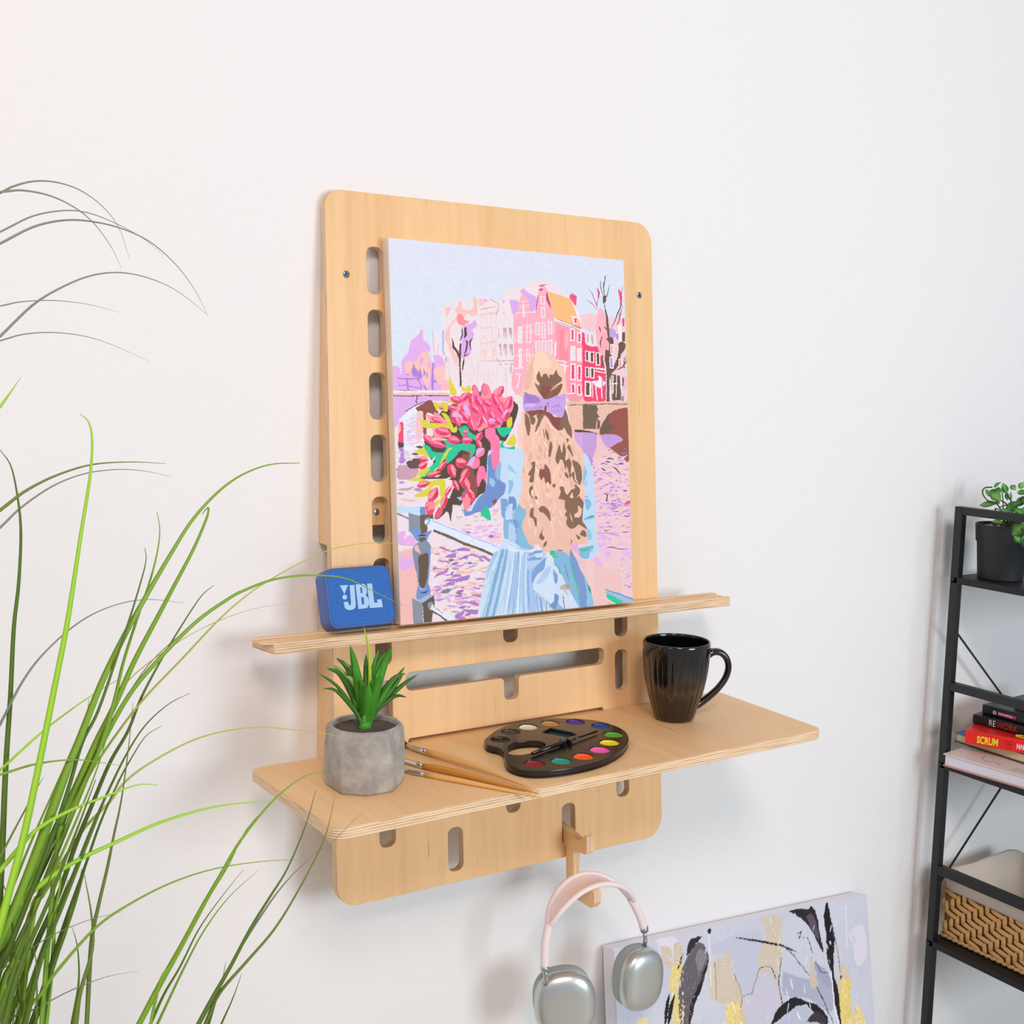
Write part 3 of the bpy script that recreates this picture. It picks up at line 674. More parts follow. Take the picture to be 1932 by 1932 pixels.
draw(PIC,'''
G p ece0e8 740,745 1190,745 1200,1185 740,1185
G p efcdd2 1080,745 1200,745 1200,1185 1080,1185
A s ede3e9 920,470 960,450 1110,460 1120,390 1390,360 1400,325 1460,325 1640,345 1850,370 1870,250 1932,200 2300,200 2400,800 2400,1932 1932,1932 960,1740 950,1300 780,1240 775,880 900,880
B s f0e2e8 0,300 60,220 260,200 420,110 560,60 660,70 780,130 900,240 980,300 900,500 400,600 0,700
A s e3b0ee 160,1370 270,1400 300,1540 310,1270 400,1180 440,1010 520,930 560,900 600,815 630,850 630,980 690,1010 740,1110 710,1180 760,1300 760,1560 800,1330 790,1220 900,1220 960,1340 970,1580 1020,1590 1020,1750 180,1740
A s f6c6bc 350,1340 430,1290 500,1310 560,1240 620,1170 710,1150 740,1280 760,1330 740,1500 700,1720 620,1560 540,1500 440,1480 380,1500
A s e3b0ee 580,1230 640,1240 620,1340 570,1350
A s e3b0ee 700,1320 745,1330 735,1400 700,1390
A s f7c6c2 800,1420 940,1370 970,1580 960,1700 820,1560
A s f4c0bd 900,1600 1030,1590 1030,1750 920,1740
A p b184d8 490,1330 520,1400 560,1470 580,1390 600,1460 625,1530 600,1570 480,1530 445,1460
A t26 b184d8 640,1420 650,1480 640,1540
A t22 b184d8 680,1460 690,1510 685,1560
A t24 b184d8 370,1500 430,1500
A p b184d8 770,1310 800,1340 785,1480 785,1580 830,1590 845,1630 790,1615 785,1750 755,1750 755,1560
A l22 a880cf 250,1562 420,1570 580,1562
A l30 b184d8 385,1570 395,1660 408,1750
A l22 b184d8 545,1575 590,1640 610,1720
A l20 b184d8 260,1670 380,1665 520,1700 610,1720
A l26 b184d8 640,1670 690,1750
A s 9fc4f4 920,850 948,850 945,1100 960,1220 922,1140
A l10 c8b2de 770,840 785,1000 800,1230
A l8 cdbbe0 870,1040 830,1220
A p f6e8ea 180,1740 1030,1745 1030,1780 180,1778
A t12 8d84a8 190,1735 380,1745 560,1752
A p f2c6ba 180,1778 1030,1778 1030,1812 180,1814
C s dfb0ec 105,225 450,225 950,225 1000,330 900,300 700,290 540,330 330,440 200,580 130,700 110,640
C l15 4a3550 105,212 300,218 600,212 945,218
C l13 4a3550 448,225 460,260 440,290 465,340
A s f4c4c6 960,485 1050,490 1010,600 985,630
A s f5c5c2 1100,510 1160,460 1190,390 1220,400 1220,510 1340,520 1400,460 1390,350 1420,330 1445,400 1450,560 1380,620 1300,580 1250,640 1170,600
A s fa929b 1180,570 1240,610 1260,670 1330,690 1350,680 1290,730 1220,760 1160,720 1140,620
A s f4c9c5 1460,350 1560,370 1550,440 1490,460
A s e0b2ea 1550,360 1610,365 1600,400 1560,395
A s deb0ef 1230,760 1360,720 1420,680 1445,760 1380,830 1405,900 1330,1060 1370,1110 1340,1200 1260,1250 1200,1200 1215,960 1240,830
A s f5c5c2 970,840 1030,760 1110,650 1140,680 1060,760 1040,960 1100,1150 1170,1240 1180,1400 1100,1300 1010,1060 960,960
A l8 f1c6c4 1495,520 1740,465
A l34 f3cecb 1495,600 1745,560
A l22 f3cecb 1510,800 1740,780
A l30 f4cbc8 1510,1030 1740,1000
A l22 f1c6c6 1515,1300 1740,1285
A l9 f1cdcc 1505,600 1520,1300
A l9 f1cdcc 1590,600 1600,1300
A l9 f1cdcc 1665,590 1680,1300
A l9 f1cdcc 1735,580 1740,1290
A p f6cfc9 1540,1110 1580,1110 1585,1240 1545,1240
A p f6cfc9 1690,1090 1725,1090 1725,1230 1690,1230
A p f4cfcb 1540,900 1570,900 1575,960 1545,960
A l11 c79bad 1650,360 1700,385 1775,420 1765,540 1740,600
A t12 c79bad 1495,515 1730,465
A s e0aff0 1830,365 1870,380 1850,420
A l10 c79bad 1745,1250 1760,1300 1932,1290 2080,1290
A t14 c79bad 1830,575 1890,572
A l9 c79bad 1780,800 1780,950
A p cda2b4 1845,790 1895,790 1895,950 1880,950 1875,850 1862,850 1862,940 1850,900
A p cda2b4 1770,1040 1820,1040 1820,1220 1805,1220 1800,1090 1785,1090
A p cda2b4 1850,1040 1900,1040 1900,1220 1885,1220 1880,1090 1865,1090 1865,1220
A t20 cda2b4 1780,1350 1830,1350
A t20 cda2b4 1870,1345 1910,1345
B p cda2b4 0,790 40,790 45,950 30,950 20,850 5,850
B p cda2b4 80,790 125,800 125,940 110,940 100,860 85,920
B p cda2b4 0,1040 45,1040 50,1220 35,1220 25,1090 10,1090
B p cda2b4 90,1040 140,1045 140,1220 125,1220 115,1090 100,1200
B l12 c79bad 0,1290 165,1290
B t20 cda2b4 10,1345 50,1345
B t24 cda2b4 100,1340 150,1345
B t20 cda2b4 110,1350 110,1500
B l9 e0c2cb 35,1400 40,1800
A t16 8d84a8 975,1220 985,1330
''')
r_=random.Random(3)
for x in range(990,1760,42):
    y=r_.uniform(1170,1400) if x<1500 else r_.uniform(1330,1420)
    PIC.line(XY('A','%d,%d %d,%d'%(x,y,x+r_.randint(-8,8),r_.uniform(1500,1720))),r_.choice(['ecd0d6','e8c6cc','f3d3d0']),1.4,taper=True)
for x in range(1010,1400,60):
    PIC.line(XY('A','%d,%d %d,%d'%(x,1210,x+5,1340)),'ecc8cc',1.6,taper=True)
draw(PIC,'''
A l28 553a36 1203,1675 1195,1450 1188,1250 1195,1040
A t40 553a36 1190,1300 1150,1150 1090,1080 1072,960
A t22 553a36 1250,1250 1285,1130 1300,1000 1270,980
A t18 553a36 1260,1225 1330,1190
A t26 553a36 1220,1460 1245,1330 1255,1250
A t22 553a36 1218,780 1222,900 1190,1000
A p 553a36 1258,790 1290,780 1298,900 1255,960
A t30 553a36 1350,1130 1340,1010 1388,940
A l12 ece4ec 1208,1290 1205,1450
B s ffb2c5 150,610 200,580 230,400 275,290 350,300 400,420 480,580 520,290 560,180 650,170 660,240 740,480 770,640 790,1250 900,1330 950,1800 180,1800 160,1200
B s d8aef0 90,360 230,400 190,580 130,570
B s d8aef0 250,230 300,195 350,240 510,350 470,520 420,540 360,330 270,265
B l10 f3e6ec 230,480 390,450
B l12 f3e6ec 200,580 300,560 470,555
B l30 f1e4ea 300,440 310,620
B l12 f3e6ec 240,400 370,385
B t20 c43a69 530,162 600,150 655,128
B t16 c43a69 530,290 505,450 485,590
B t34 c43a69 655,240 675,380 722,500
B t16 a33b62 765,530 770,610
B t30 d8406e 530,215 600,205
B s fdc080 662,232 780,272 1030,375 1100,510 1195,800 1000,740 800,650 770,640 740,470
B p ee5685 1000,300 1050,270 1110,310 1105,460 1070,430 1030,370 1000,350
B t30 f6eef2 1040,380 1110,540 1190,790
B s ff9fb0 780,700 1010,790 1180,850 1210,1850 960,1850 950,1350 900,1330 785,1250
B s ff8fa2 860,830 950,870 990,1260 930,1290 850,1240
B s ffb2bd 930,840 980,850 985,1000 960,1120 925,1100
B l26 f7eff3 775,655 900,700 1175,835
B l8 a8446e 800,650 1000,735 1180,800
B l7 b04a74 830,700 1000,765 1160,830
B p f6ecf0 1020,610 1112,620 1122,745 1070,735
B p ec4f7e 1070,648 1115,652 1105,730 1080,715
B s f2426f 1190,850 1250,900 1240,1020 1330,1080 1440,1080 1500,1230 1545,1440 1555,1890 1220,1890 1200,1200
B s f3e3e6 1230,870 1390,895 1380,1060 1250,1010
B l30 cfb4c0 1275,900 1285,1000
B l34 cfb4c0 1340,915 1355,1020
B s f4ccd0 1170,600 1420,590 1400,835 1215,800
B s ffb6c2 1435,520 1500,500 1560,700 1600,900 1640,1300 1520,1300 1430,1080 1400,860
B p f1cfd9 1600,620 1840,640 1870,1900 1640,1900 1600,1300
B p fbb0b8 1500,860 1600,900 1600,1120 1500,1100
B s c8a4e6 1600,800 1700,830 1680,960 1610,930
B s b898dd 1690,880 1750,900 1730,980
B w f6eff2/d8688a 1010,800 1085,990 1115,860 1190,1020
B w efe5ea/- 1010,1060 1095,1290 1112,1100 1192,1300
B w f6eff2/ee4277 1015,1330 1095,1590 1115,1360 1190,1595 1025,1635 1092,1790 1118,1655 1190,1810
B w f6eff2/65493f 1238,1140 1302,1300 1308,1150 1378,1320 1402,1165 1468,1365 1238,1380 1302,1550 1312,1390 1382,1560 1232,1600 1328,1835
B w f3e8ee/ffb2c5 560,310 630,440
B w f3e8ee/e3c0cf 565,480 635,640
B w f3e8ee/e9c6d4 480,710 552,905 575,700 640,950 670,690 745,890 485,985 556,1160 580,980 655,1150 675,970 745,1200
B w f0e4ea/- 215,770 290,1030 230,1110 280,1390
B w f3e8ee/ffb2c5 345,760 420,1020 345,1110 400,1300 175,880 230,1000
B l12 f1e4ea 290,760 450,740
B l12 f1e4ea 180,1215 450,1195
B l12 f1e4ea 300,860 450,850
B l24 f1e4ea 165,1410 300,1400
B l20 f1e4ea 200,1500 250,1500 210,1700
B l22 f6eff2 1395,1405 1550,1430
B l14 f6eff2 1395,1450 1550,1480
B s f6eff2 1430,1520 1480,1540 1510,1600 1550,1620 1500,1690 1440,1700 1340,1610 1440,1590
B l14 f6eff2 1400,1640 1420,1890
B l18 f6eff2 1490,1700 1500,1860
B l12 f6eff2 1345,1610 1350,1850
B l14 e070b0 1370,1640 1360,1860
B l16 c08add 1510,1550 1500,1720
B p f49aa8 1000,1810 1130,1820 1130,1910 1000,1910
B l20 f6eff2 960,1790 1010,1790 1030,1780
B l22 f6eff2 920,1380 940,1600 950,1850
B l22 f6eff2 790,1010 780,1230
B l16 f6eff2 800,1285 960,1310
B l14 f6eff2 860,1355 980,1375
B s 6b5242 1545,1120 1600,1130 1600,1020 1560,960 1650,940 1670,1050 1640,1200 1640,1400 1720,1270 1750,1100 1740,1040 1800,1000 1850,1040 1840,1130 1780,1200 1770,1330 1690,1440 1630,1530 1615,1900 1560,1900 1560,1440 1540,1300
B t40 6b5242 1610,1010 1590,850 1570,640 1535,480
B l10 55504e 1540,480 1520,410
B t20 6b5242 1600,860 1550,800 1520,770
B p 6b5242 1515,300 1550,300 1560,380 1530,420 1510,400
B t14 55504e 1525,320 1490,220 1470,150 1478,60
B t12 55504e 1530,310 1525,180 1515,80
B t14 55504e 1535,380 1580,270 1612,130
B l10 55504e 1546,0 1530,150
B t16 55504e 1625,830 1700,670 1770,490 1800,380
B t10 55504e 1765,500 1785,300
B t12 b84a78 1430,530 1350,430 1250,360
B t12 b84a78 1412,450 1360,300 1290,195
B t28 d8406e 1440,370 1445,260 1420,190
B t14 d8406e 1420,480 1412,420 1440,360
B t16 d8406e 1765,560 1750,700 1720,760
B t40 f0507f 1750,200 1775,300 1790,450
B t16 e04a7a 1810,150 1785,280 1790,440 1815,480
B t18 e04a7a 1810,460 1770,600 1755,700
B p e8447a 1800,650 1838,650 1838,780 1810,760
B p 6b5242 1800,860 1845,860 1850,1000 1800,1000
B p f6eff2 1730,760 1790,720 1800,1000 1760,1010
B w f6eff2/ffa4b0 1620,1040 1670,1190
B w f6eff2/b898dd 1610,1230 1670,1410
B w f6eff2/ee9aa8 1750,1260 1800,1420
B w f6eff2/6b5242 1820,1230 1850,1420
B t22 6b5242 1850,1200 1870,1300 1800,1400 1690,1440
B p 6b5242 1640,1490 1770,1520 1785,1890 1650,1900
B l16 f6eff2 1660,1520 1660,1790
B l12 f6eff2 1720,1500 1710,1840
B l12 f6eff2 1640,1640 1730,1640
B l14 f6eff2 1775,1530 1785,1750
B p f6b6d0 1790,1520 1870,1540 1870,1760 1800,1720
B l20 3a3438 1815,1560 1815,1660
B l10 f6eff2 1615,1560 1620,1880
B l10 f6eff2 1555,1440 1558,1880
B s 8f8fa8 1790,1840 1830,1830 1830,1900 1790,1900
B l26 6b5242 1500,1220 1500,1380
B t20 6b5242 1500,910 1470,1010 1480,1100
B t20 6b5242 1445,760 1480,860
D p ebc0ae 870,300 1800,305 1820,810 960,810
D l11 50403a 915,355 1120,350 1480,340 1790,342
D p 75604d 1120,355 1340,355 1340,400 1355,410 1335,470 1380,540 1340,560 1385,600 1385,720 1130,720
D l12 ebc0ae 1335,600 1330,760
D p 50403a 1000,730 1080,730 1200,745 1350,790 1340,802 1200,775 1110,780 1000,760
D s 995348 1370,810 1400,720 1440,600 1560,460 1700,410 1800,405 1825,600 1830,1190 1700,1130 1570,1040 1520,970 1720,900 1690,850 1500,800
D s 6e5a49 1378,800 1385,720 1440,600 1530,480 1520,600 1600,700 1500,780 1430,810
D s c79edd 1000,765 1340,800 1330,1000 1300,1120 1200,1200 1100,1000
D s d3a6e0 1000,780 1120,790 1110,1000 1010,900
D s c79edd 1380,815 1600,800 1730,870 1700,900 1500,1000
D s efc6c6 1340,810 1380,820 1450,960 1560,1050 1560,1120 1300,1160 1330,1000
D t60 ba8fd6 1150,1060 1250,1200 1300,1330
''')
PUR=['b98ad8','c29be0','ad82cf'];LAV=['dfb2ee','e6bdf2'];PEA=['f3c8c6','efc6cc']
dabs(PIC,'D','1300,1150 1830,1100 1850,1932 1320,1932 1260,1400',LAV+PEA+['e9c9e6'],120,9,3.2,11)
dabs(PIC,'D','1300,1350 1830,1400 1850,1932 1320,1932',PUR,75,7,2.2,12)
dabs(PIC,'D','1480,1000 1830,1000 1830,1450 1400,1300',['8f6f88','6f5a66','a583b4'],20,8,1.5,13)
dabs(PIC,'F','1310,0 1850,0 1870,560 1380,560',LAV+PEA,60,12,3.4,14)
dabs(PIC,'F','1310,0 1850,0 1870,500 1380,450',PUR,34,9,2.2,15)
dabs(PIC,'F','1380,500 1870,560 1880,1000 1300,1000',LAV+['e9c4e8','f0c9cd'],70,14,5,16)
dabs(PIC,'F','1620,1000 1880,1000 1880,1400 1700,1300',['c9a6b8','d4aebe','b98ad8'],16,8,1.4,17,8)
draw(PIC,'''
D t22 5f5048 1480,1180 1540,1165 1600,1185
D t18 5f5048 1460,1210 1550,1225
D t20 5f5048 1560,1280 1640,1330 1700,1420
D t26 5f5048 1400,1310 1470,1350
D t18 5f5048 1650,1240 1750,1250
D t22 5f5048 1430,1700 1500,1720 1480,1800 1520,1810
D t22 5f5048 1730,1650 1800,1660
F t12 5f5068 1560,205 1680,200
F t12 5f5068 1750,255 1800,275 1850,260
F t14 5f5068 1430,470 1480,495 1535,480
F t12 5f5068 1700,515 1830,512
F t16 9aa0a0 1320,540 1480,520 1600,550 1700,580
F t14 5f5068 1480,760 1540,740 1660,770 1810,772
F s f05a7c 1750,90 1800,40 1850,40 1850,70 1780,100
F s e6b6f0 1280,900 1350,900 1400,1000 1420,1110 1380,1110 1320,1000
F s f1cdca 1160,940 1280,930 1330,1100 1300,1640 1290,1640 1200,1350 1130,1150
F p efc6c4 1300,1000 1700,1150 1700,1500 1460,1370 1480,1620 1290,1640
F p 9cc4ea 1460,1370 1890,1520 1890,1590 1820,1600 1480,1440
F l16 5f8fc0 1465,1385 1880,1530
F p 12cf9c 1475,1450 1600,1500 1750,1585 1720,1600 1640,1612 1550,1560 1480,1500
F l8 808a90 1475,1435 1650,1520 1780,1590
F p e9b3ae 1490,1570 1620,1612 1500,1620
''')
# water on the left
draw(PIC,'''
C s e4eef9 470,340 540,380 600,480 550,560 540,950 400,1040 260,1050 250,600 170,600 330,440
C s f3c5c0 460,450 550,480 545,800 470,900 430,700
''')
dabs(PIC,'C','300,500 480,480 540,900 400,1000 300,950',['e0baf2','e6c2f4','f3c8cc'],60,9,2.4,21)
draw(PIC,'''
C l12 4a3550 285,455 400,380 540,320 650,290
C s 8e4c3f 430,400 540,340 640,290 690,310 780,470 720,510 600,480 600,780 550,790 550,470 470,450
C p ef4370 200,615 250,615 250,920 165,930 185,760
C p f3b8b4 172,620 200,620 215,740 180,800 168,900
C p 4d3f3c 168,925 255,925 255,1000 175,1000
C s b080d8 175,1005 250,1010 260,1160 290,1190 220,1250 180,1210 210,1120
C s c9a0b4 170,1270 330,1270 480,1340 440,1440 300,1490 150,1460
C s 5d4740 290,1230 350,1200 450,1200 560,1200 500,1290 450,1320 340,1310
C t40 5d4740 440,990 500,990 560,1000
C t34 5d4740 370,1190 520,1180
C t34 5d4740 370,1095 480,1105
C t30 b08ad0 130,1340 180,1340
C t40 b98ad8 185,1530 270,1530
C t60 b98ad8 410,1640 540,1650
C t40 c9a0b4 150,1640 300,1640 420,1600
C t40 b89ab0 150,1700 260,1705
C t30 e9bdbe 200,1780 330,1810 470,1800
''')
dabs(PIC,'C','150,1050 300,1060 500,1150 300,1200 160,1200',['c9b0cc','d9c4dc'],14,12,1.6,22)
dabs(PIC,'E','600,700 1640,700 1560,860 1400,1300 1330,1850 1000,1850 640,1650 560,1300 560,800',['f3c0b8','f4c8c2','efb8b4'],110,15,4.2,31,-4)
dabs(PIC,'E','640,500 1640,400 1640,700 1000,640',['e3b0ee','e6bcf0','f3c4c0'],60,14,3.6,32)
dabs(PIC,'E','620,700 1540,880 1400,1300 1330,1850 960,1850 640,1500 600,1100',['ece0e8','efe6ec'],70,16,3.0,33,-6)
dabs(PIC,'E','640,1300 1400,1350 1350,1850 700,1600',['e3b0ee','e0b2ea'],30,14,4,34,-4)
dabs(PIC,'E','640,720 1500,900 1400,1300 1330,1850 960,1850 700,1500 620,1100',['a97bcb','b288d2','9c6fc0'],72,14,3.6,35,-5)
dabs(PIC,'E','920,120 1640,150 1640,420 920,420',['cfa4b4','f0c4bc','d9b0cc'],36,11,2.2,36)
draw(PIC,'''
E s a97bcb 700,745 770,735 850,780 930,800 1010,760 1110,750 1190,800 1000,800 900,810 800,790
E s a97bcb 790,890 870,850 960,835 960,900 870,910
E s a97bcb 620,1220 680,1150 780,1110 850,1120 700,1180
E s a97bcb 850,1260 960,1220 1100,1180 1180,1170 1150,1240 1000,1270
E s a97bcb 920,1160 1000,1155 1055,1180 980,1195
E s a97bcb 1040,1670 1150,1690 1310,1700 1300,1770 1150,1740
E s a97bcb 1130,1580 1250,1580 1360,1620 1330,1650
E s a97bcb 950,1780 1100,1700 1050,1800 960,1840
E s 7f8494 730,1430 800,1380 900,1380 850,1440 780,1450
E s 7f8494 950,1430 1010,1425 1050,1445 1000,1460
E t40 6d6f80 850,940 945,940
E s a97bcb 1300,900 1400,890 1500,930 1490,980 1400,920
E t44 9c72b8 1140,985 1220,985
E t44 9c72b8 1460,580 1550,580
E t30 9c72b8 1110,520 1200,520
E s f2bdb8 100,820 320,790 390,1250 300,1920 130,1920
E s e3b0ee 110,890 220,880 240,900 330,900 330,1040 250,1060 200,1110 120,1040
E s e3b0ee 90,520 200,500 180,620 280,560 370,680 330,720 90,690
E s c0e0f6 70,115 160,110 240,130 430,130 430,270 250,230 80,215
E l26 6d7c86 80,235 250,310
E s 6f8fcf 425,130 490,140 510,240 430,270
E p 8591a0 245,220 420,270 430,480 330,500 255,480
E p 6b5240 420,260 620,235 625,340 560,330 500,380 540,420 520,560 430,560
E s 7394d4 250,480 420,460 440,560 440,660 380,660 310,560
E s 7394d4 460,540 600,490 540,600 520,660 480,690 440,640
E t30 2f333c 390,575 520,555
E s 6b5240 400,620 460,590 510,610 480,670 440,690
E s 7d8ea8 380,680 520,650 590,740 570,850 560,1150 550,1290 540,1320 460,1380 400,1320 390,1300 370,1150 320,900 310,760
E s 7394d4 545,820 585,760 570,1100 550,1290 535,1290
E s 5f4c38 410,870 550,850 535,1180 500,1310 460,1365 410,1300 400,1050 390,930
E s f0bdb8 340,720 390,715 400,760 430,830 350,800
E s 7394d4 390,1310 460,1390 550,1300 580,1400 570,1480 480,1560 370,1530 370,1420
E s 2f333c 410,1435 500,1420 550,1395 500,1445
E s 6b5240 410,1530 480,1500 550,1480 480,1540
E p 9fb8dc 310,1510 400,1540 560,1460 640,1465 460,1590
E p 85929f 300,1520 460,1590 470,1910 320,1910 310,1700
E p 5f4c38 460,1590 640,1470 645,1640 620,1700 600,1880 480,1895
E p e1ebfb 500,330 580,310 1640,735 1600,800 1530,850 545,440 490,370
E l22 6fa8d4 500,330 550,300 570,340 530,410
E l16 aebff0 600,340 1050,520 1600,740
E l40 5f574c 640,495 900,600 1100,690 1300,760 1535,865
E s 85929f 535,1600 580,1570 620,1600 600,1680 560,1690
E p e3ebf8 600,1610 1000,1850 860,1885 580,1690
E l26 55504c 600,1710 720,1780 850,1880
E l9 55504c 620,1630 770,1750
''')
# bouquet
draw(PIC,'''
C s 4f3a2c 560,900 700,820 760,700 640,640 760,520 900,390 1050,320 1300,200 1932,300 1960,560 1800,900 1700,900 1600,1100 1540,1140 1530,1400 1500,1650 1380,1750 1360,1890 1270,1860 1180,1700 1130,1870 1050,1850 1000,1870 905,1932 880,1900 980,1700 1000,1500 600,1480 500,1480 700,1250 650,1150
E p 4f3a2c 830,0 1050,0 1050,110 920,100 905,250 890,370 860,230 780,180 820,90
C s 8b4a42 1150,1100 1260,1100 1330,1400 1380,1600 1330,1850 1250,1850 1150,1500
C s fb92a2 980,230 1120,220 1200,180 1300,170 1330,80 1400,160 1480,40 1540,60 1600,180 1640,120 1760,60 1760,240 1900,220 1920,330 1900,440 1750,640 1700,700 1500,700 1400,760 1250,640 1000,620 1000,480 940,360 1080,370
C s f5608c 1250,260 1700,280 1800,460 1650,700 1500,640 1280,560
C s fb9aa6 600,480 700,520 720,460 820,520 940,640 900,680 760,620 640,600
C s fb9aa6 640,650 760,640 800,700 940,740 960,840 720,830 700,740
C s fb8a9c 560,800 700,830 900,870 880,900 700,900 580,900
''')
draw(PIC,'''
C s dcd436 700,300 800,330 860,310 930,350 920,440 870,450 790,400 770,450 720,370
C s dcd436 510,580 640,590 620,640 700,625 900,660 1060,760 970,720 760,710 560,700
C s dcd436 820,480 880,480 960,560 1010,700 1060,670 1060,760 980,760 920,640 880,560
C s dcd436 400,1060 480,1030 570,1010 650,1150 540,1120
C s dcd436 440,1410 560,1320 750,1290 760,1340 560,1450
C s dcd436 320,1500 460,1450 640,1510 860,1480 890,1600 880,1700 830,1800 800,1690 790,1580 700,1600 600,1740 410,1740 560,1650 640,1600 500,1530
C s dcd436 960,0 1010,40 1050,150 1050,210 970,190 950,90
C s dcd436 1130,70 1200,110 1250,60 1290,120 1220,170 1140,110
C s dcd436 930,280 990,270 1020,320 1090,370 960,310
A p dcd436 1015,1510 1060,1570 1075,1680 1130,1800 1100,1830 1040,1800 1030,1640
A p dcd436 1205,1660 1280,1720 1325,1660 1365,1750 1300,1780 1220,1750
C s 18c79a 540,950 640,980 700,1060 850,1080 900,1000 870,900 940,900 1000,960 1140,940 1330,960 1330,1080 1260,1160 1250,1080 1130,1060 1000,1180 910,1240 860,1150 800,1290 640,1330 700,1250 740,1210 640,1130
C s dcd436 1000,1010 950,1010 870,1100 800,1260 900,1140 940,1060
C s 4f3a2c 1060,1100 1130,1040 1200,1060 1240,1110 1150,1090
C p d8485c 1205,1010 1240,1030 1305,1110 1280,1115
C s 18c79a 1080,710 1180,670 1230,690 1250,760 1340,820 1380,910 1300,870 1220,820 1150,830
C s 18c79a 1660,690 1750,700 1830,690 1890,690 1870,780 1800,830 1770,960 1830,1000 1932,980 1932,1030 1700,1000 1760,880 1700,780
C s 3a3a2c 1670,780 1740,830 1800,850 1760,900 1690,870
C s 18c79a 450,1460 560,1430 640,1350 760,1290 600,1440
C s dcd436 1810,950 1860,860 1932,810 1960,900 1932,970
C s dcd436 1820,600 1890,530 1900,660 1830,700
''')
TU='''p 1060,280,200,110,20 1180,230,210,120,-40 1350,150,210,95,70 1400,300,250,120,60 1530,330,170,120,30 1660,300,270,115,65 1730,150,190,85,-65 1850,330,250,110,-70 1290,280,210,110,80 1340,410,230,120,45 1480,430,190,90,70 1050,570,270,130,60 1190,530,260,130,50 1200,420,190,110,30 1290,650,230,120,65 1410,610,210,100,-70 1600,520,190,120,60 1800,500,230,140,-70 1600,640,150,140,0 1700,600,160,120,45 1730,420,190,100,60 860,760,250,135,10 1020,890,200,140,10 1220,890,180,130,0 1190,770,95,90,0 1400,830,160,110,-60 770,950,310,110,18 620,880,180,80,40 760,590,200,80,25 830,400,90,60,10 1000,400,160,85,20 1490,120,190,115,80
r 1400,950,150,90,60 560,1180,170,80,10 550,1270,170,110,-30 1130,1230,180,170,0 990,1360,230,140,70 850,1270,200,85,-50 720,1400,220,85,-20 1190,1400,210,120,-60 1200,1560,230,150,60 1050,1580,190,90,60 560,1560,210,105,-15 710,1710,250,150,-60 660,1880,190,150,-30 870,1820,230,100,-70 940,1640,220,75,-60 1200,1800,250,130,80 1300,1760,230,80,80 1150,1480,160,80,-60 1260,1680,160,90,50'''
for ln in TU.split('\n'):
    k_,rest=ln[0],ln[2:].split()
    for q in rest:
        x,y,l_,w2,a_=[float(t) for t in q.split(',')];tulip(PIC,'C',x,y,l_,w2,a_,k_)
draw(PIC,'''
C s ff7bab 1490,720 1560,705 1640,710 1660,800 1710,880 1720,1080 1660,1300 1610,1310 1560,1150 1570,930 1490,830
C s d9b4f0 1570,1050 1610,1030 1600,1180 1570,1150
C s ff7bab 1400,1290 1470,1290 1510,1400 1520,1560 1450,1470 1390,1600 1360,1450
C s ff85a8 1380,1010 1470,1010 1480,1090 1400,1150 1340,1120
C s d9b4f0 1360,1030 1440,1005 1470,1020 1380,1100 1345,1110
C s fb7f9c 1300,1140 1400,1170 1410,1270 1330,1330 1250,1280 1200,1270
C s d9b4f0 1220,1260 1280,1160 1340,1140 1310,1240 1290,1290
C s e0b4ee 990,490 1020,460 1100,490 1150,560 1080,540 1000,540
C s e0b4ee 1150,390 1190,345 1230,390 1270,520 1200,480
C s e0b4ee 1760,480 1830,420 1850,450 1780,500
C s e0b4ee 1535,600 1580,550 1660,590 1580,600
C s fbc8b8 700,860 800,850 920,880 800,880 690,890
C t18 fbeee8 660,1230 740,1140
C t22 fbd8c8 720,1450 820,1420
C t24 fbd8c8 900,1480 980,1455
C t18 fbeee8 930,1650 1000,1530
C t16 fbeee8 1450,520 1530,650
C s 5a6470 1400,150 1440,160 1420,220 1395,200
C s 12a07c 1130,1700 1190,1640 1190,1690
C s a9c4ee 1060,1760 1130,1750 1120,1810
C s ff7bab 1310,60 1380,130 1400,200 1320,190
C s fb7fa0 1445,120 1470,40 1530,50 1540,140 1480,180
E s ec3f68 520,150 560,90 640,100 640,200 580,260 520,230
E s fb8f9a 560,90 640,60 640,160 580,170 540,200
E s 4f3a2c 700,140 800,160 800,230 700,310 640,300
E s ee4f72 645,300 700,160 770,150 760,230 700,300
E s fb8f9a 1060,0 1180,0 1180,100 1130,180 1080,100
E s ec3f68 1070,90 1130,110 1190,70 1150,205 1110,190
E s ec3f68 1190,0 1260,0 1280,110 1220,90
E p dcd436 650,60 740,0 760,10 700,100 660,150
E s 12c79b 1430,100 1480,200 1495,335 1390,290 1345,215
''')
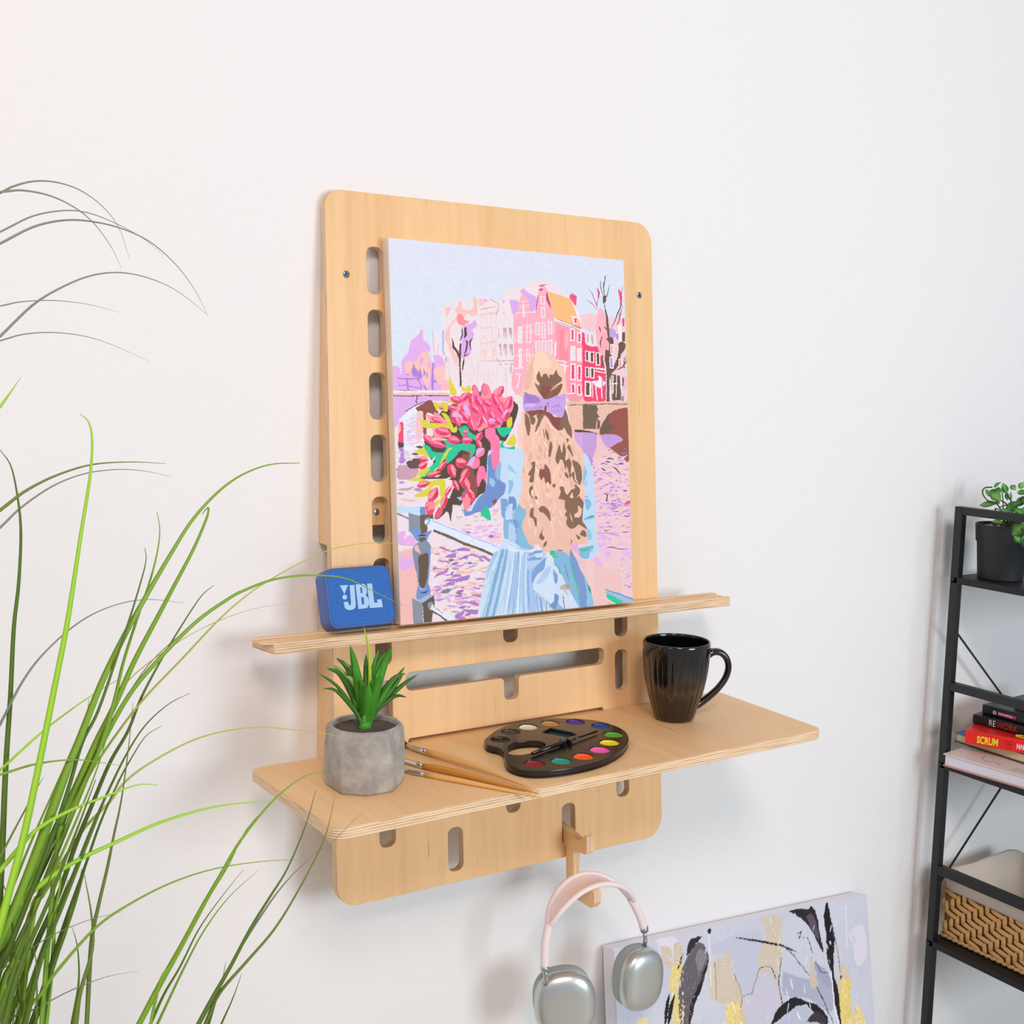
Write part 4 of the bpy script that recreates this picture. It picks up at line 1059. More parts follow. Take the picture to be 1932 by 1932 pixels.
# dress left side, arm, body
draw(PIC,'''
C s c2ddf6 1720,1000 1800,1010 1932,1040 2100,1040 2100,1932 1740,1932 1700,1740 1600,1850 1370,1960 1200,1960 1260,1900 1380,1750 1500,1640 1530,1120 1580,1060 1650,1300
C s 6d8fcd 1530,1150 1570,1100 1600,1250 1640,1310 1690,1180 1720,1480 1800,1560 1780,1700 1720,1760 1600,1900 1400,1960 1300,1960 1370,1800 1500,1640 1530,1400
C s 8fb8de 1690,1200 1740,1260 1700,1500 1640,1400
C s ff7bab 1570,1100 1600,1060 1700,1060 1710,1180 1660,1310 1612,1310
C s 9cc6e8 1560,1450 1640,1500 1620,1600 1550,1540
C t60 8fbde2 1850,1230 1932,1340
C s 9cc4ea 1880,1480 1910,1560 1870,1680 1850,1600
C s 85b4dc 1760,1760 1850,1740 1932,1720 1932,1932 1760,1932
E s 6d8fcd 1050,150 1180,200 1280,110 1400,0 1550,0 1450,100 1380,190 1280,215 1120,270
E s 9fbdea 1045,150 1080,160 1100,240 1060,200
E p fb8f9a 1060,0 1180,0 1175,120 1130,205 1075,110
E s 12c79b 1430,100 1480,200 1495,335 1390,290 1345,215
E t40 8a4a42 1500,60 1570,40 1540,100
E s c6e1f7 1640,0 1960,0 1960,1820 1330,1850 1400,1300 1460,1000 1600,780 1680,640 1690,400
E s 7ba2d8 1650,0 1750,20 1800,100 1720,200 1720,300 1665,270
E s 86b9de 1690,300 1760,330 1830,320 1932,400 1932,700 1800,620 1700,600
E s bfd6f8 1730,130 1830,90 1850,250 1830,320 1760,310
D s c2e0f8 0,1040 230,1060 230,1200 190,1450 240,1560 230,1932 0,1932
D s 8fc0e4 0,1500 60,1500 60,1600 0,1720
D s 9cc8ea 0,1250 110,1370 100,1390 0,1330
D s 6f96cf 0,1740 100,1770 110,1932 0,1932
F s 82bade 80,200 140,100 230,0 290,200 240,420 280,620 380,760 180,750 130,600 90,400
F s c2daf8 0,90 60,90 60,200 20,330 0,320
F s 7ba2d8 0,320 130,340 160,440 100,430 60,350 0,350
F l8 5f7fae 60,120 70,300 110,430 120,640 150,720
F s b6d0f4 0,360 90,440 110,640 0,640
F s d6ecfb 0,650 120,740 280,800 400,760 560,780 400,820 280,885 120,850 0,815
F l10 8db4dc 0,690 120,760 280,790 400,745
F l9 8db4dc 0,810 150,850 290,880
''')
# skirt stripes
r_=random.Random(9)
top=XY('E','1640,800')[0]
for i in range(46):
    t=i/45;x0_=1640+ t*(2300-1640)*.99;xb=1340+t*(2480-1340)
    yb_=1850-t*120
    c_=r_.choice(['9cc8ea','b4d0f4','86b4dc','dff0fa','a9c4f0','e6eefb','7fb0d8','c9dcf8'])
    P_=XY('E','%g,%g %g,%g %g,%g'%(x0_,790+60*t,(x0_*1.1+xb*.9)/2+r_.uniform(-15,15),1280,xb,yb_));PIC.line([P_[0],P_[1],P_[2]],c_,r_.uniform(1.6,5.4),taper=r_.random()<.6)
draw(PIC,'''
E p ece0e8 1180,1932 1330,1850 1350,1600 1400,1300 1390,1350 1330,1700
E l7 6a7fa8 1680,850 1600,1050 1545,1260
E l7 7f95bc 1525,1090 1470,1300
E s a9c8ee 1540,830 1610,830 1480,1100 1440,1260 1450,1080
''')
# hair, head
draw(PIC,'''
B s f4cbb2 480,1170 560,1115 640,1160 760,1240 880,1380 940,1500 955,1850 850,1880 280,1850 300,1700 330,1500 400,1250
B s ecbba5 330,1500 420,1300 480,1250 440,1500 400,1700 320,1720
B s f9d6bf 480,1200 560,1140 660,1200 720,1400 560,1400 480,1500 450,1360
D s f2c6b0 220,450 400,440 520,430 700,520 900,560 960,800 1000,930 1110,1030 1150,1200 1130,1560 1160,1700 1140,1932 220,1932 215,1560 190,1450 230,1200 210,1000 180,800 200,500
D p f6d0c0 120,640 220,600 215,1000 180,1050 140,980
F s ecbfac 210,0 1130,0 1145,240 1190,600 1200,700 1050,700 930,870 800,800 730,850 620,830 520,800 440,700 360,730 280,650 200,420 260,230
''')
def strands(b,region,cols,n,ln,wd,seed,ang=80):
    dabs(PIC,b,region,cols,n,ln,wd,seed,ang,22)
strands('D','250,700 900,700 1100,1200 1100,1900 250,1900 220,1300',['e8b8a4','e6b4a0'],60,22,6,41)
strands('D','250,600 850,700 1080,1200 1080,1900 240,1900 220,1300',['f9d4be','fbdcc8'],70,18,2.4,42)
strands('F','300,0 850,0 900,600 500,600 300,500',['f8d0bc','e6b3a0'],30,16,3,43)
draw(PIC,'''
B s 86604c 540,1440 575,1540 600,1500 650,1490 690,1560 700,1500 760,1500 800,1430 830,1500 880,1560 860,1620 700,1720 890,1640 850,1780 740,1860 620,1880 560,1800 470,1640 540,1660 500,1540
B s 8a4a42 590,1660 660,1680 730,1700 660,1840 610,1860 560,1780
B s 8a5446 720,1720 890,1640 840,1790 740,1860
B t14 fbdcc8 490,1560 540,1640 520,1690
B t12 fbdcc8 700,1760 870,1640
D s 8b4a42 240,450 380,430 520,430 640,480 700,540 850,560 830,700 780,740 720,720 640,630 560,520 440,500 350,520
D s 86654e 800,520 840,420 880,470 910,600 950,720 955,860 900,800 840,700 790,740 780,640
D s 86654e 240,480 280,500 330,640 320,760 305,825 270,760 245,620
D s 86654e 300,480 400,560 380,650 340,640
D s 86654e 420,510 560,480 490,600 430,740 395,755 440,600
D t40 86654e 560,720 600,900
D t16 86654e 520,700 545,870
D s 86654e 640,890 665,980 630,1135 600,1130 610,980
D s 86654e 830,920 870,1040 860,1200 910,1170 950,1250 930,1420 880,1290 790,1180 750,1250 705,1170 770,950 800,1080
D s 86654e 920,950 985,1150 890,1010
D s 86654e 870,860 910,880 890,930
D s 86654e 970,1180 1080,1260 1112,1400 1090,1560 1010,1520 950,1400 1000,1350 970,1250
D s 86654e 340,1230 400,1225 380,1480 360,1530 310,1520 325,1430 292,1410 350,1300
D s 8a5446 470,1320 530,1330 560,1250 630,1380 640,1560 580,1520 560,1560 530,1450 490,1500 460,1400
D t34 86654e 545,1270 560,1380
D s 86654e 310,1620 350,1580 370,1620 335,1680 375,1780 310,1700
D t40 86654e 400,1730 430,1790
D t50 86654e 680,1550 690,1610
D s 86654e 750,1780 790,1680 770,1600 830,1600 880,1720 950,1640 1000,1620 1010,1560 1090,1650 1080,1750 1130,1880 1130,1950 870,1950 850,1810
D t30 86654e 830,1180 870,1340
D t40 86654e 850,1370 900,1470
D t40 86654e 930,1380 930,1460
D t16 fbe0cc 1000,1350 1010,1480 1060,1560
D t14 fbe0cc 1095,1600 1090,1700 1030,1770
D t60 f4cab4 960,1690 950,1800 940,1930
D t16 fbe0cc 520,520 640,680 760,790
D t14 fbe0cc 380,760 370,950 320,1110
F s 86654e 840,0 980,0 960,120 930,200 940,300 1000,440 930,460 870,380 890,300 850,250 880,180 860,80
F s 86654e 990,0 1090,0 1140,100 1120,330 1180,440 1185,480 1060,400 1000,450 960,300 930,200 1010,140
F s f2c6b0 1050,100 1110,170 1080,280 1010,290 1000,240 1050,200
F s 86654e 1080,540 1130,480 1180,540 1160,590 1090,560
F s 86654e 1010,530 1050,570 1090,590 1050,630
F s 86654e 450,160 500,120 560,140 620,220 635,350 590,300 540,230 480,210
F s 86654e 345,150 380,150 370,260 430,320 415,440 370,320 315,260
F s 86654e 520,445 505,540 545,600 515,640 460,590
F t40 86654e 570,650 530,745
F s 86654e 920,595 965,650 925,715 945,650
F t40 86654e 740,790 790,800 760,860
D s c9a4e8 235,150 330,190 430,210 540,265 640,250 700,220 780,205 862,190 860,340 810,540 700,510 610,470 560,420 400,430 240,440 215,300
D s a67cd0 240,165 330,200 410,225 480,300 400,330 290,360 240,340
D s d6b8ee 250,330 380,330 400,370 260,400
D l9 a67cd0 250,400 400,385 530,380
D l9 a67cd0 240,430 400,405 540,410
D s b48ad8 640,400 730,380 810,400 760,350 830,330 700,360
D l8 a67cd0 660,440 760,450 820,420
D s 8e5348 545,370 575,370 570,450 535,450
D t20 a67cd0 560,320 600,330 600,400
D t14 a67cd0 690,230 800,260
D s bedcf7 1130,1070 1200,1130 1250,1270 1280,1500 1310,1950 1140,1950 1170,1700 1130,1560 1150,1350
D s 8fc2e6 1140,1270 1190,1380 1150,1500 1120,1560 1130,1400
D s a4c8ee 1200,1480 1130,1560 1180,1580
D s 8fc2e6 1150,1750 1200,1740 1240,1850 1170,1932
F s bedcf7 1145,0 1310,0 1320,300 1330,600 1370,760 1300,890 1150,940 1075,880 1050,750 1200,700 1180,450 1120,330
F s 82bade 1150,20 1220,20 1250,100 1190,190
F s 82bade 1130,330 1180,290 1300,270 1290,300 1180,330
F t30 35b89c 1190,290 1300,270
F s 9cc4ea 1180,460 1240,480 1260,600 1200,620
F s 82bade 1060,760 1290,720 1230,830 1220,900 1150,920 1085,880
F t40 38c4a4 1060,775 1150,790 1240,745
F s e4b0dc 940,700 1040,690 1060,800 1090,900 1050,860 960,760
F s efc0c8 1000,860 1080,920 1160,960 1140,1080 1060,980
F s 85b8de 620,800 800,800 930,900 980,1100 1060,1500 1100,1690 700,1700 690,1000
F s cfe0f6 660,990 760,1080 860,1290 1010,1560 1060,1690 850,1690 680,1450
F p 7c9cd4 670,1070 745,1170 740,1260 715,1310 690,1260
F s 7b98d0 930,760 1000,880 1120,1150 1180,1350 1200,1640 1095,1660 1060,1400 960,1100 920,900
F s 8fc2e8 1120,1120 1230,1350 1290,1640 1190,1650 1180,1400
F l18 17c79a 935,930 970,1080 1015,1270 1080,1560
F l16 17c79a 640,860 740,890 660,900
F t24 17c79a 680,980 760,1060 790,1170
F s 18c79a 640,790 690,800 690,880 620,850
F l8 6c6a60 850,1010 880,1130 920,1250
F s b9b8ae 780,1340 860,1300 950,1330 930,1390 860,1390 900,1480 830,1400 780,1380
F s a2a59c 850,1310 900,1300 950,1350 890,1370
F s b7cef4 270,870 420,790 560,830 540,900 420,1020 290,1090 265,960
F s 7ba4d8 290,860 400,800 520,790 480,830 400,840 320,880
F s 7ba4d8 280,920 400,880 500,890 480,930 300,950
F s d0e0fa 400,850 510,830 500,890 420,900
F s 7ba4d8 420,1020 520,940 580,900 530,1080 440,1150 360,1300 350,1150
F s cfe5f8 600,860 660,960 670,1200 690,1440 680,1620 620,1600 380,1410 400,1200 530,1080 560,950
F s b6cdf4 560,1060 640,1030 600,1180 480,1300 420,1280
F l8 6f94c8 380,1410 500,1500 640,1620
F s 6f94c8 690,1440 760,1490 730,1620 690,1690 620,1620 690,1560
F l11 17b890 575,1560 578,1720
F p 17b890 810,1485 840,1495 835,1560
F l12 6a5a60 825,1550 850,1680
F s 3a9c7c 1190,1310 1230,1350 1255,1450 1215,1400
''')
M_paint=paintmat('acrylic paint on canvas',.5)
PIC.build('painted_face',cv,M_paint)
M_cvs=mat('raw cream canvas','efe2cf',.8,spec=.2,bump=(600,.3,.0008))
def slab(o_,ax,ay,an,w_,h_,t,mt,name,parent,r=.0015):
    M=frame(o_,Vector(ax),Vector(ay),Vector(an));b=MB().box((0,0,-t),(w_,h_,-.00005));return b.build(name,[mt],parent,M,bevel=r)
slab(o_,ax,ay,an,w_,h_,.0172,M_cvs,'canvas_stretcher',cv)
# ================================================================= abstract canvas leaning on the wall near the floor
TH2=.03
p_tl=hY(1157.8,1790,-.033);p_tr=hY(1634.6,1686.5,-.033);p_br=hY(1668,1932,-.0835)
ax2=p_tr-p_tl;ax2/=np.linalg.norm(ax2)
dn=p_br-p_tr;dn=dn-ax2*(dn@ax2);dn/=np.linalg.norm(dn)
h2=(p_tl[2]-FL-.02)/abs(dn[2]);w2=np.linalg.norm(p_tr-p_tl)
bl2=p_tl+dn*h2;ay2=-dn;an2=np.cross(ax2,ay2)
sc_=(FL+.004+TH2*0-min((bl2)[2],(bl2+ax2*w2)[2],(bl2-an2*TH2)[2],(bl2+ax2*w2-an2*TH2)[2]));
h2-= sc_/abs(dn[2]);bl2=p_tl+dn*h2
ab=thing('abstract_canvas','large grey white and yellow abstract canvas leaning on the wall under the easel','painting',bl2+ax2*w2/2)
hh=.62;PQ=Picture(bl2+ay2*(h2-hh)+an2*.0003,ax2,ay2,w2,hh,430,440)
PQ.warp(1.2);PQ.c[:]=np.array(lin('d6dae9'))
g=np.clip((np.sin(PQ.u/37)+np.cos(PQ.v/29+PQ.u/50))*.25+.5,0,1)[...,None];PQ.c=PQ.c*(1-.5*g)+np.array(lin('c3c8dc'))*.5*g
draw(PQ,'''
Q s c9cde0 700,400 1000,300 1020,520 960,700 880,640 830,460 740,460
Q s b3b8cf 1150,560 1300,600 1420,560 1450,800 1300,720 1160,700
Q s a8aec6 1340,500 1420,560 1450,650 1400,640 1350,560
Q s e6e2ef 380,360 500,350 520,500 420,480
Q s d9ccbb 400,400 470,420 480,540 430,510
Q s d9ccbb 490,390 530,380 545,440 530,520 490,520
Q s dacdb9 990,240 1050,225 1135,220 1140,340 1145,460 1120,620 1100,560 1080,530 1010,530 1005,460 1045,340 1030,250
Q s dacdb9 740,480 790,470 800,440 825,440 840,530 880,620 905,700 900,780 850,740 750,740 735,600
Q s dcd3c4 690,520 735,500 740,720 700,700
Q s d8c8ae 1320,460 1335,500 1355,640 1325,650 1310,580
Q s d8cdb9 900,780 960,700 1000,560 1040,530 1080,560 1110,640 1150,780 1000,900 920,900
Q s d2d0e2 900,790 960,710 1000,600 1060,560 1100,640 1150,790 1100,876 900,876
Q s efd98c 470,540 500,500 545,490 510,650 500,680 460,660
Q s efd98c 490,690 530,700 560,876 480,900
Q s efdb92 800,760 880,740 905,800 940,900 820,900
Q s d8cba8 890,770 930,850 960,900 900,900
Q s e3dab0 1480,400 1495,410 1485,440 1475,430
Q s ddd0bd 1490,520 1540,520 1560,640 1540,700 1480,700
Q s f0d97e 1500,590 1560,610 1560,700 1580,900 1500,900 1490,740
Q s f2dc85 1590,740 1620,780 1660,900 1590,900
Q s f3e3a8 270,850 320,840 330,900 270,900
Q s 6a636c 610,400 650,380 690,430 690,520 620,740 580,900 530,900 515,700 545,520
Q s 8d8692 640,420 685,440 680,500 640,560 620,480
Q t26 1b191e 700,480 650,640 600,760 575,900
Q t40 2a272c 565,460 600,380 655,345
Q t14 1b191e 545,450 510,545
Q t24 1b191e 460,690 445,780 430,900
Q t22 1b191e 492,690 470,780 450,900
Q s 1b191e 690,300 715,298 710,325 695,325
Q s 2a262c 1185,190 1240,175 1300,180 1325,160 1360,230 1375,330 1398,440 1370,400 1330,320 1280,250
Q s 5c5460 1290,220 1330,210 1360,300 1370,370 1320,290
Q t50 1b191e 1420,130 1415,220 1440,330 1438,480 1455,580
Q t30 1b191e 1445,540 1470,660 1480,760 1505,900
Q l4 6c6878 1440,240 1480,420 1500,560
Q t14 1b191e 860,350 1000,370 1150,402 1240,442
Q l5 1b191e 1150,402 1210,450 1260,520 1312,582
Q l5 1b191e 1355,650 1400,740 1455,870
Q l5 3b3740 1140,470 1130,560 1122,630 1140,720 1155,780
Q l5 3b3740 1005,540 1040,522 1075,530 1110,600
Q l4 8a7f78 735,500 745,730
Q l4 8a7f78 840,540 905,700 895,780
Q l4 8a7f78 905,710 960,690 990,600 1005,540
Q l5 3b3740 1240,330 1262,312 1250,360
Q l5 3b3740 1275,355 1300,350 1330,440
Q l5 3b3740 1350,500 1380,560 1420,565
Q s c3c8dc 1100,900 1150,820 1220,760 1290,770 1350,830 1380,900
Q t60 1b191e 1080,880 1140,800 1220,740 1300,750
Q t50 1b191e 1280,740 1350,780 1400,840 1420,900
Q t60 3a363c 1300,860 1360,830 1420,880
Q t10 f6f4fa 1235,800 1260,860
Q l7 eef0f8 700,340 715,640
Q l8 f2f3fa 1440,560 1465,760 1490,900
Q l6 eceef8 1530,160 1540,420
Q s e4e2f0 1560,300 1640,280 1660,450 1600,520
Q t16 1b191e 1500,580 1510,610
''')
PQ.warp(.5)
dabs(PQ,'Q','610,400 650,380 690,430 690,520 620,740 580,900 530,900 515,700 545,520',['8b8490','9c95a2','57505a','4a444c'],150,2.6,1.4,51,-70,40)
for rg in('1050,225 1135,220 1145,460 1120,620 1100,560 1010,530 1005,460','740,480 800,440 840,530 900,780 750,740','490,390 530,380 545,440 530,520 490,520'):
    dabs(PQ,'Q',rg,['e3d8c6','cdbfa8','efe6d6','d3c4ab'],70,3,1.6,52,40,60)
for rg in('470,540 545,490 560,876 480,900','800,760 880,740 940,900 820,900','1500,590 1560,610 1580,900 1500,900','1590,740 1660,900 1590,900'):
    dabs(PQ,'Q',rg,['f7e9ae','e6c866','fbf3d2','f0d97e'],60,6,2.2,53,85,25)
dabs(PQ,'Q','250,420 1640,120 1700,880 250,880',['dfe2f0','c9cde0','e8e8f4','d2d2e4'],70,16,2.4,54,85,20)
M_abs=paintmat('abstract print',.42,.15);PQ.build('printed_face',ab,M_abs)
M_absd=mat('white canvas wrap','e9e7f0',.6)
slab(bl2,ax2,ay2,an2,w2,h2,TH2,M_absd,'canvas_stretcher',ab,.003)

# ================================================================= metal rack
M_met=mat('black powder coated steel','16191c',.45,spec=.5,bump=(500,.15,.0004))
M_deckm=mat('dark wood grain board','17171a',.5,spec=.4)
XR=1.249;yb_=-.0435;yf_=-.345;TW=.0155;XR2=1.86
rack=thing('metal_shelving_rack','black metal shelving rack with guard rails standing against the wall at the right','shelving',((XR+XR2)/2,(yb_+yf_)/2,FL))
Ztop=.4748
def bx(nm,a,b_,m=M_met,par=None,bev=.0012):
    a2=tuple(min(p,q) for p,q in zip(a,b_));b2=tuple(max(p,q) for p,q in zip(a,b_));return MB().box(a2,b2).build(nm,[m],par or rack,bevel=bev)
for x in(XR,XR2-TW):
    for y in(yb_-TW,yf_):
        p=bx('post',(x,y,FL+.001),(x+TW,y+TW,Ztop))
        if x==XR and y==yb_-TW:
            for z in(.3395,.2,-.0135,-.2535,-.3665):
                q=MB().lathe([(.0004,.0028),(.0025,.0024),(.0042,.0008),(.0044,0)][::-1],16).build('bolt',[M_met],p,frame((x,y+.0105,z),(0,-1,0),(0,0,1),(-1,0,0)))
                
    for z0,z1 in((.4603,Ztop),(.1310,.1465),(-.2260,-.2090)):
        bx('side_rail',(x,yb_-TW,z0),(x+TW,yf_+TW,z1))
for zt in(.3447,-.0075,-.3590,-.72):
    d=bx('deck',(XR,yb_-.001,zt-.0125),(XR2,yf_+.001,zt),M_deckm)
def rod(a,b_):
    MB().tube([a,b_],.0021,8).build('brace_rod',[M_met],rack,smooth=True)
yy=-.0408
rod((1.2642,yy,.2515),(1.85,yy,-.2836));rod((1.85,yy,.2515+.02),(1.262,yy,-.2763))

# --- trailing plant in black pot on the top deck
zd=.3447;c0=hZ(1889,1094,zd)
tp=thing('potted_trailing_plant','leafy artificial trailing plant in a black plastic pot on the rack top deck','plant',(c0[0]+.01,c0[1]+.01,zd))
M_pb=mat('matt black plastic','1d2125',.55)
MB().lathe([(.0375,0),(.0395,.002),(.0440,.066),(.0465,.070),(.0485,.099),(.0480,.101),(.0455,.101),(.0440,.088),(.0005,.087)],56).build('pot',[M_pb],tp,WM[tp],smooth=True).modifiers.new('e','EDGE_SPLIT').split_angle=.6
M_peb=mat('pink clay pebbles','d9a48c',.8)
pb=MB();r_=random.Random(4)
for i in range(150):
    a=r_.uniform(0,6.28);r=.042*math.sqrt(r_.random());s=r_.uniform(.0028,.0042);x,y,z=r*math.cos(a),r*math.sin(a),.0895+r_.uniform(0,.004)
    V=[(x+s*math.cos(t)*math.cos(f),y+s*math.sin(t)*math.cos(f),z+s*.8*math.sin(f)) for f in(-.9,0,.9) for t in(0,1.05,2.1,3.14,4.2,5.24)]
    F=[(j*6+k,j*6+(k+1)%6,j*6+6+(k+1)%6,j*6+6+k) for j in(0,1) for k in range(6)]+[(12,13,14,15,16,17)];pb.add(V,F)
o=pb.build('pebbles',[M_peb],tp,WM[tp],smooth=True);o['kind']='stuff'
M_lf=mat('glossy green leaf','4f9a3c',.38,spec=.5)
def _lf():
    b=M_lf.node_tree.nodes['Principled BSDF'];v=mapping(M_lf,(1,1,1));n=noise(M_lf,v,32,3);r=ramp(M_lf,n.outputs['Fac'],[(.35,'2f7030'),(.5,'4f9a3c'),(.65,'86b85c')]);L(M_lf,r.outputs[0],b.inputs['Base Color'])
_lf()
M_stm=mat('brown green stem','3d4a2c',.6)
st=MB();lv=MB();C0=np.array((c0[0]+.01,c0[1]+.01,zd+.092))
k8=292/1045
def q8(u,v,dy=0):return hX(1640+u*k8,880+v*k8,C0[0]+dy)
def leaf(base,d,up,ln,wd):
    d=np.array(d,float);d/=np.linalg.norm(d);a=np.cross(d,up);a/=np.linalg.norm(a)+1e-9;nn=np.cross(a,d)
    V=[];n=7;wds=[.05,.62,.95,1,.8,.45,.03]
    for i in range(n):
        s=i/(n-1);p=base+d*ln*s-nn*ln*.16*s*s
        V+=[p-a*wd/2*wds[i]+nn*wd*.12*wds[i],p,p+a*wd/2*wds[i]+nn*wd*.12*wds[i],p-nn*.0006]
    F=[]
    for i in range(n-1):
        for k in range(4):F.append((i*4+k,i*4+(k+1)%4,i*4+4+(k+1)%4,i*4+4+k))
    lv.add(V,F)
vw=lambda p:(CAM-p)/np.linalg.norm(CAM-p)
def vine(pts,leaves):
    P=smoothpts([C0+np.array((random.uniform(-.01,.01),random.uniform(-.01,.01),-.005))]+[q8(*p) for p in pts],5);st.tube(P,.0013,6)
# leaves as px: base -> tip , width px (zoom8 units)
LV=[((850,255),(730,255),45,-.01),((870,175),(790,190),60,.0),((830,180),(885,230),70,-.02),((840,140),(880,105),28,.01),((895,165),(835,150),40,.02),((925,185),(905,110),46,.0),((935,230),(925,165),30,.01),((990,160),(950,120),40,0),((1010,150),(1045,105),40,.02),((1000,170),(1060,180),40,-.02),((930,300),(1010,240),70,-.03),((985,260),(1070,210),60,-.02),((880,250),(840,235),45,-.01),((870,290),(980,310),30,-.05),((900,385),(820,365),40,-.01),((1045,390),(955,465),80,-.04),((1045,330),(975,280),50,-.04),((1040,470),(1050,555),50,-.06),((980,470),(1030,520),45,-.05),((1060,300),(1000,330),60,-.04),((960,230),(955,170),16,0),((820,200),(785,150),30,.01),((1050,430),(1110,480),60,-.04),((1040,240),(1110,250),60,-.03)]
for bs,tp_,w_,dx in LV:
    a=q8(*bs,dx);b_=q8(*tp_,dx+random.uniform(-.012,.006));d=b_-a;leaf(a,d,vw(a)+np.array((random.uniform(-.35,.35),random.uniform(-.2,.2),.45)),np.linalg.norm(d),w_*k8/1020)
vine([(900,330,0),(860,250,-.01),(800,230,-.01),(765,180,0),(780,145,0),(830,140,0)],0)
vine([(910,330,0),(930,260,0),(870,220,0),(830,190,0)],0);vine([(925,330,0),(960,250,0),(930,190,0)],0)
vine([(940,350,0),(990,270,-.02),(1040,200,-.02)],0);vine([(950,380,-.02),(1000,350,-.03),(1045,340,-.04)],0);vine([(960,390,-.02),(1030,420,-.04),(1045,500,-.06)],0);vine([(880,360,0),(850,290,-.02),(870,290,-.03)],0)
# unseen back and right side of the foliage
r_=random.Random(8)
for i in range(26):
    a=r_.uniform(-1.9,1.7);e=r_.uniform(.2,1.1);R_=r_.uniform(.04,.085);p=C0+np.array((R_*math.cos(a)*math.cos(e)+.015,R_*math.sin(a)*math.cos(e)*.9-.03,R_*math.sin(e)))
    leaf(p,(math.cos(a),math.sin(a),r_.uniform(-.4,.4)),np.array((r_.uniform(-.4,0),-.5,.8)),r_.uniform(.018,.03),r_.uniform(.012,.018))
    st.tube(smoothpts([C0,(C0+p)/2+np.array((0,0,.012)),p],4),.001,5)
st.build('stems',[M_stm],tp,smooth=True);lv.build('leaves',[M_lf],tp,smooth=True)

# --- books
kb=252/1932
def qb(u,v,z):return hZ(1680+u*kb,1280+v*kb,z)
M_pg=mat('cream page block','e3cfa0',.9,bump=(900,.3,.0006));M_pw=mat('white page block','dcdae8',.85,bump=(900,.2,.0005))
def book(label,a,b_,z,th,ln,dep,cov,pages,spine=True,under=None,spine_col=None):
    """a,b_: pixels of the lower spine edge; ln: length along it; dep: depth away from the viewer"""
    p=qb(*a,z);q=qb(*b_,z);d=(q-p);d[2]=0;d/=np.linalg.norm(d);nrm=np.array((-d[1],d[0],0));
    if nrm[0]<0:nrm=-nrm
    M=frame(p,d,nrm,(0,0,1))
    flip=Vector(d).cross(Vector(nrm)).z<0
    t=thing('book',label,'book',(p+d*ln/2+nrm*dep/2),'books piled on the middle rack deck')
    mc=mat('book cover '+cov,cov,.35,spec=.45);mu=mat('book cover '+(under or cov),under or cov,.4)
    ct=.0022;b=MB()
    B=lambda x0,y0,z0,x1,y1,z1,nm,m,bev=.0006:MB().box((x0,y0,z0),(x1,y1,z1)).build(nm,[m],t,M,bevel=bev)
    B(.003,.002 if spine else .003,ct+.0001,ln-.003,dep-.003,th-ct-.0001,'pages',pages,.0003)
    c=B(0,0,th-ct,ln,dep,th,'cover',mc);
    c2=B(0,0,0,ln,dep,ct,'cover',mu)
    if spine:B(0,-.0022,0.0002,ln,.0012,th-.0002,'spine',mat('book cover '+(spine_col or cov),spine_col or cov,.35,spec=.45),.0020)
    return t,M,p,d,nrm
def btxt(t,M,s,x,z,size,col,nm='title',y=-.0026,sx=1,bold=0):
    Mx=M@frame((x,y,z),(1,0,0),(0,0,1),(0,-1,0))
    text(nm,s,size,mat('ink '+col,col,.5),t,Mx,sx=sx,bold=bold,thick=.0002)
zb=-.0073
t,M,p,d,n_=book('white hardback with white pages, lowest book of the pile on the rack',(752,1262),(1932,1608),zb,.0235,.25,.21,'dfd3cd','x' and M_pw,spine=False,under='b98a72')
# grey line sketch on its cover
sk=MB()
for i in range(9):
    x=.125+i*.006;sk.box((x,.012+.0004*i,.0234),(x+.0008,.034,.0238))
sk.tube([(.055,.05,.0238),(.06,.03,.0238),(.075,.022,.0238),(.085,.03,.0238),(.1,.025,.0238)],.0005,5)
sk.build('cover_sketch',[mat('grey pencil','8f7f80',.8)],t,M)
zb+=.0242
t,M,p,d,n_=book('blue covered hardback with cream pages, second book from the bottom of the pile',(925,915),(1932,1240),zb,.0190,.24,.17,'3f63a8',M_pg,spine=False,under='4c4436')
zb+=.0194
t,M,p,d,n_=book('red hardback with yellow spine lettering, in the middle of the pile',(1075,930),(1932,1085),zb,.0245,.22,.15,'e8201c',M_pg)
btxt(t,M,'SCRUM',.0215,.0050,.0185,'f2e02a',sx=.62,bold=.0006)
btxt(t,M,'НАВЧИСЬ РОБИТИ',.0905,.0070,.0125,'f6eef0',sx=.62,bold=.0004)
em=MB()
for (x,z) in((.073,.0145),(.078,.0085),(.0815,.0155)):
    em.tube([(x+.0034*math.cos(w*.5236),-.0026,z+.0034*math.sin(w*.5236)) for w in range(13)],.0004,6)
em.build('emblem',[mat('dark red ink','a01814',.5)],t,M)
sw=MB();sw.tube(smoothpts([(.10,.028,.0246),(.085,.022,.0246),(.088,.014,.0246),(.11,.012,.0246),(.13,.016,.0246),(.15,.010,.0246)],5),.0016,8,flat=.3);sw.build('cover_swirl',[mat('ink f2e02a','f2e02a',.5)],t,M)
zb+=.0249
t,M,p,d,n_=book('black book with white and red spine title, lying on the red hardback',(1190,640),(1932,830),zb,.0170,.21,.14,'141415',M_pg)
btxt(t,M,'RE',.0330,.0035,.0165,'e9e9e9',sx=.78);btxt(t,M,'WORK',.0492,.0035,.0165,'d8281c',sx=.78)
zb+=.0174
t,M,p,d,n_=book('black book with small pink spine label, second from the top of the pile',(1330,500),(1932,662),zb,.0175,.2,.135,'111214',M_pg)
MB().box((.0335,-.0029,.0050),(.0700,-.0022,.0105)).build('spine_label',[mat('magenta label','c82a78',.5)],t,M)
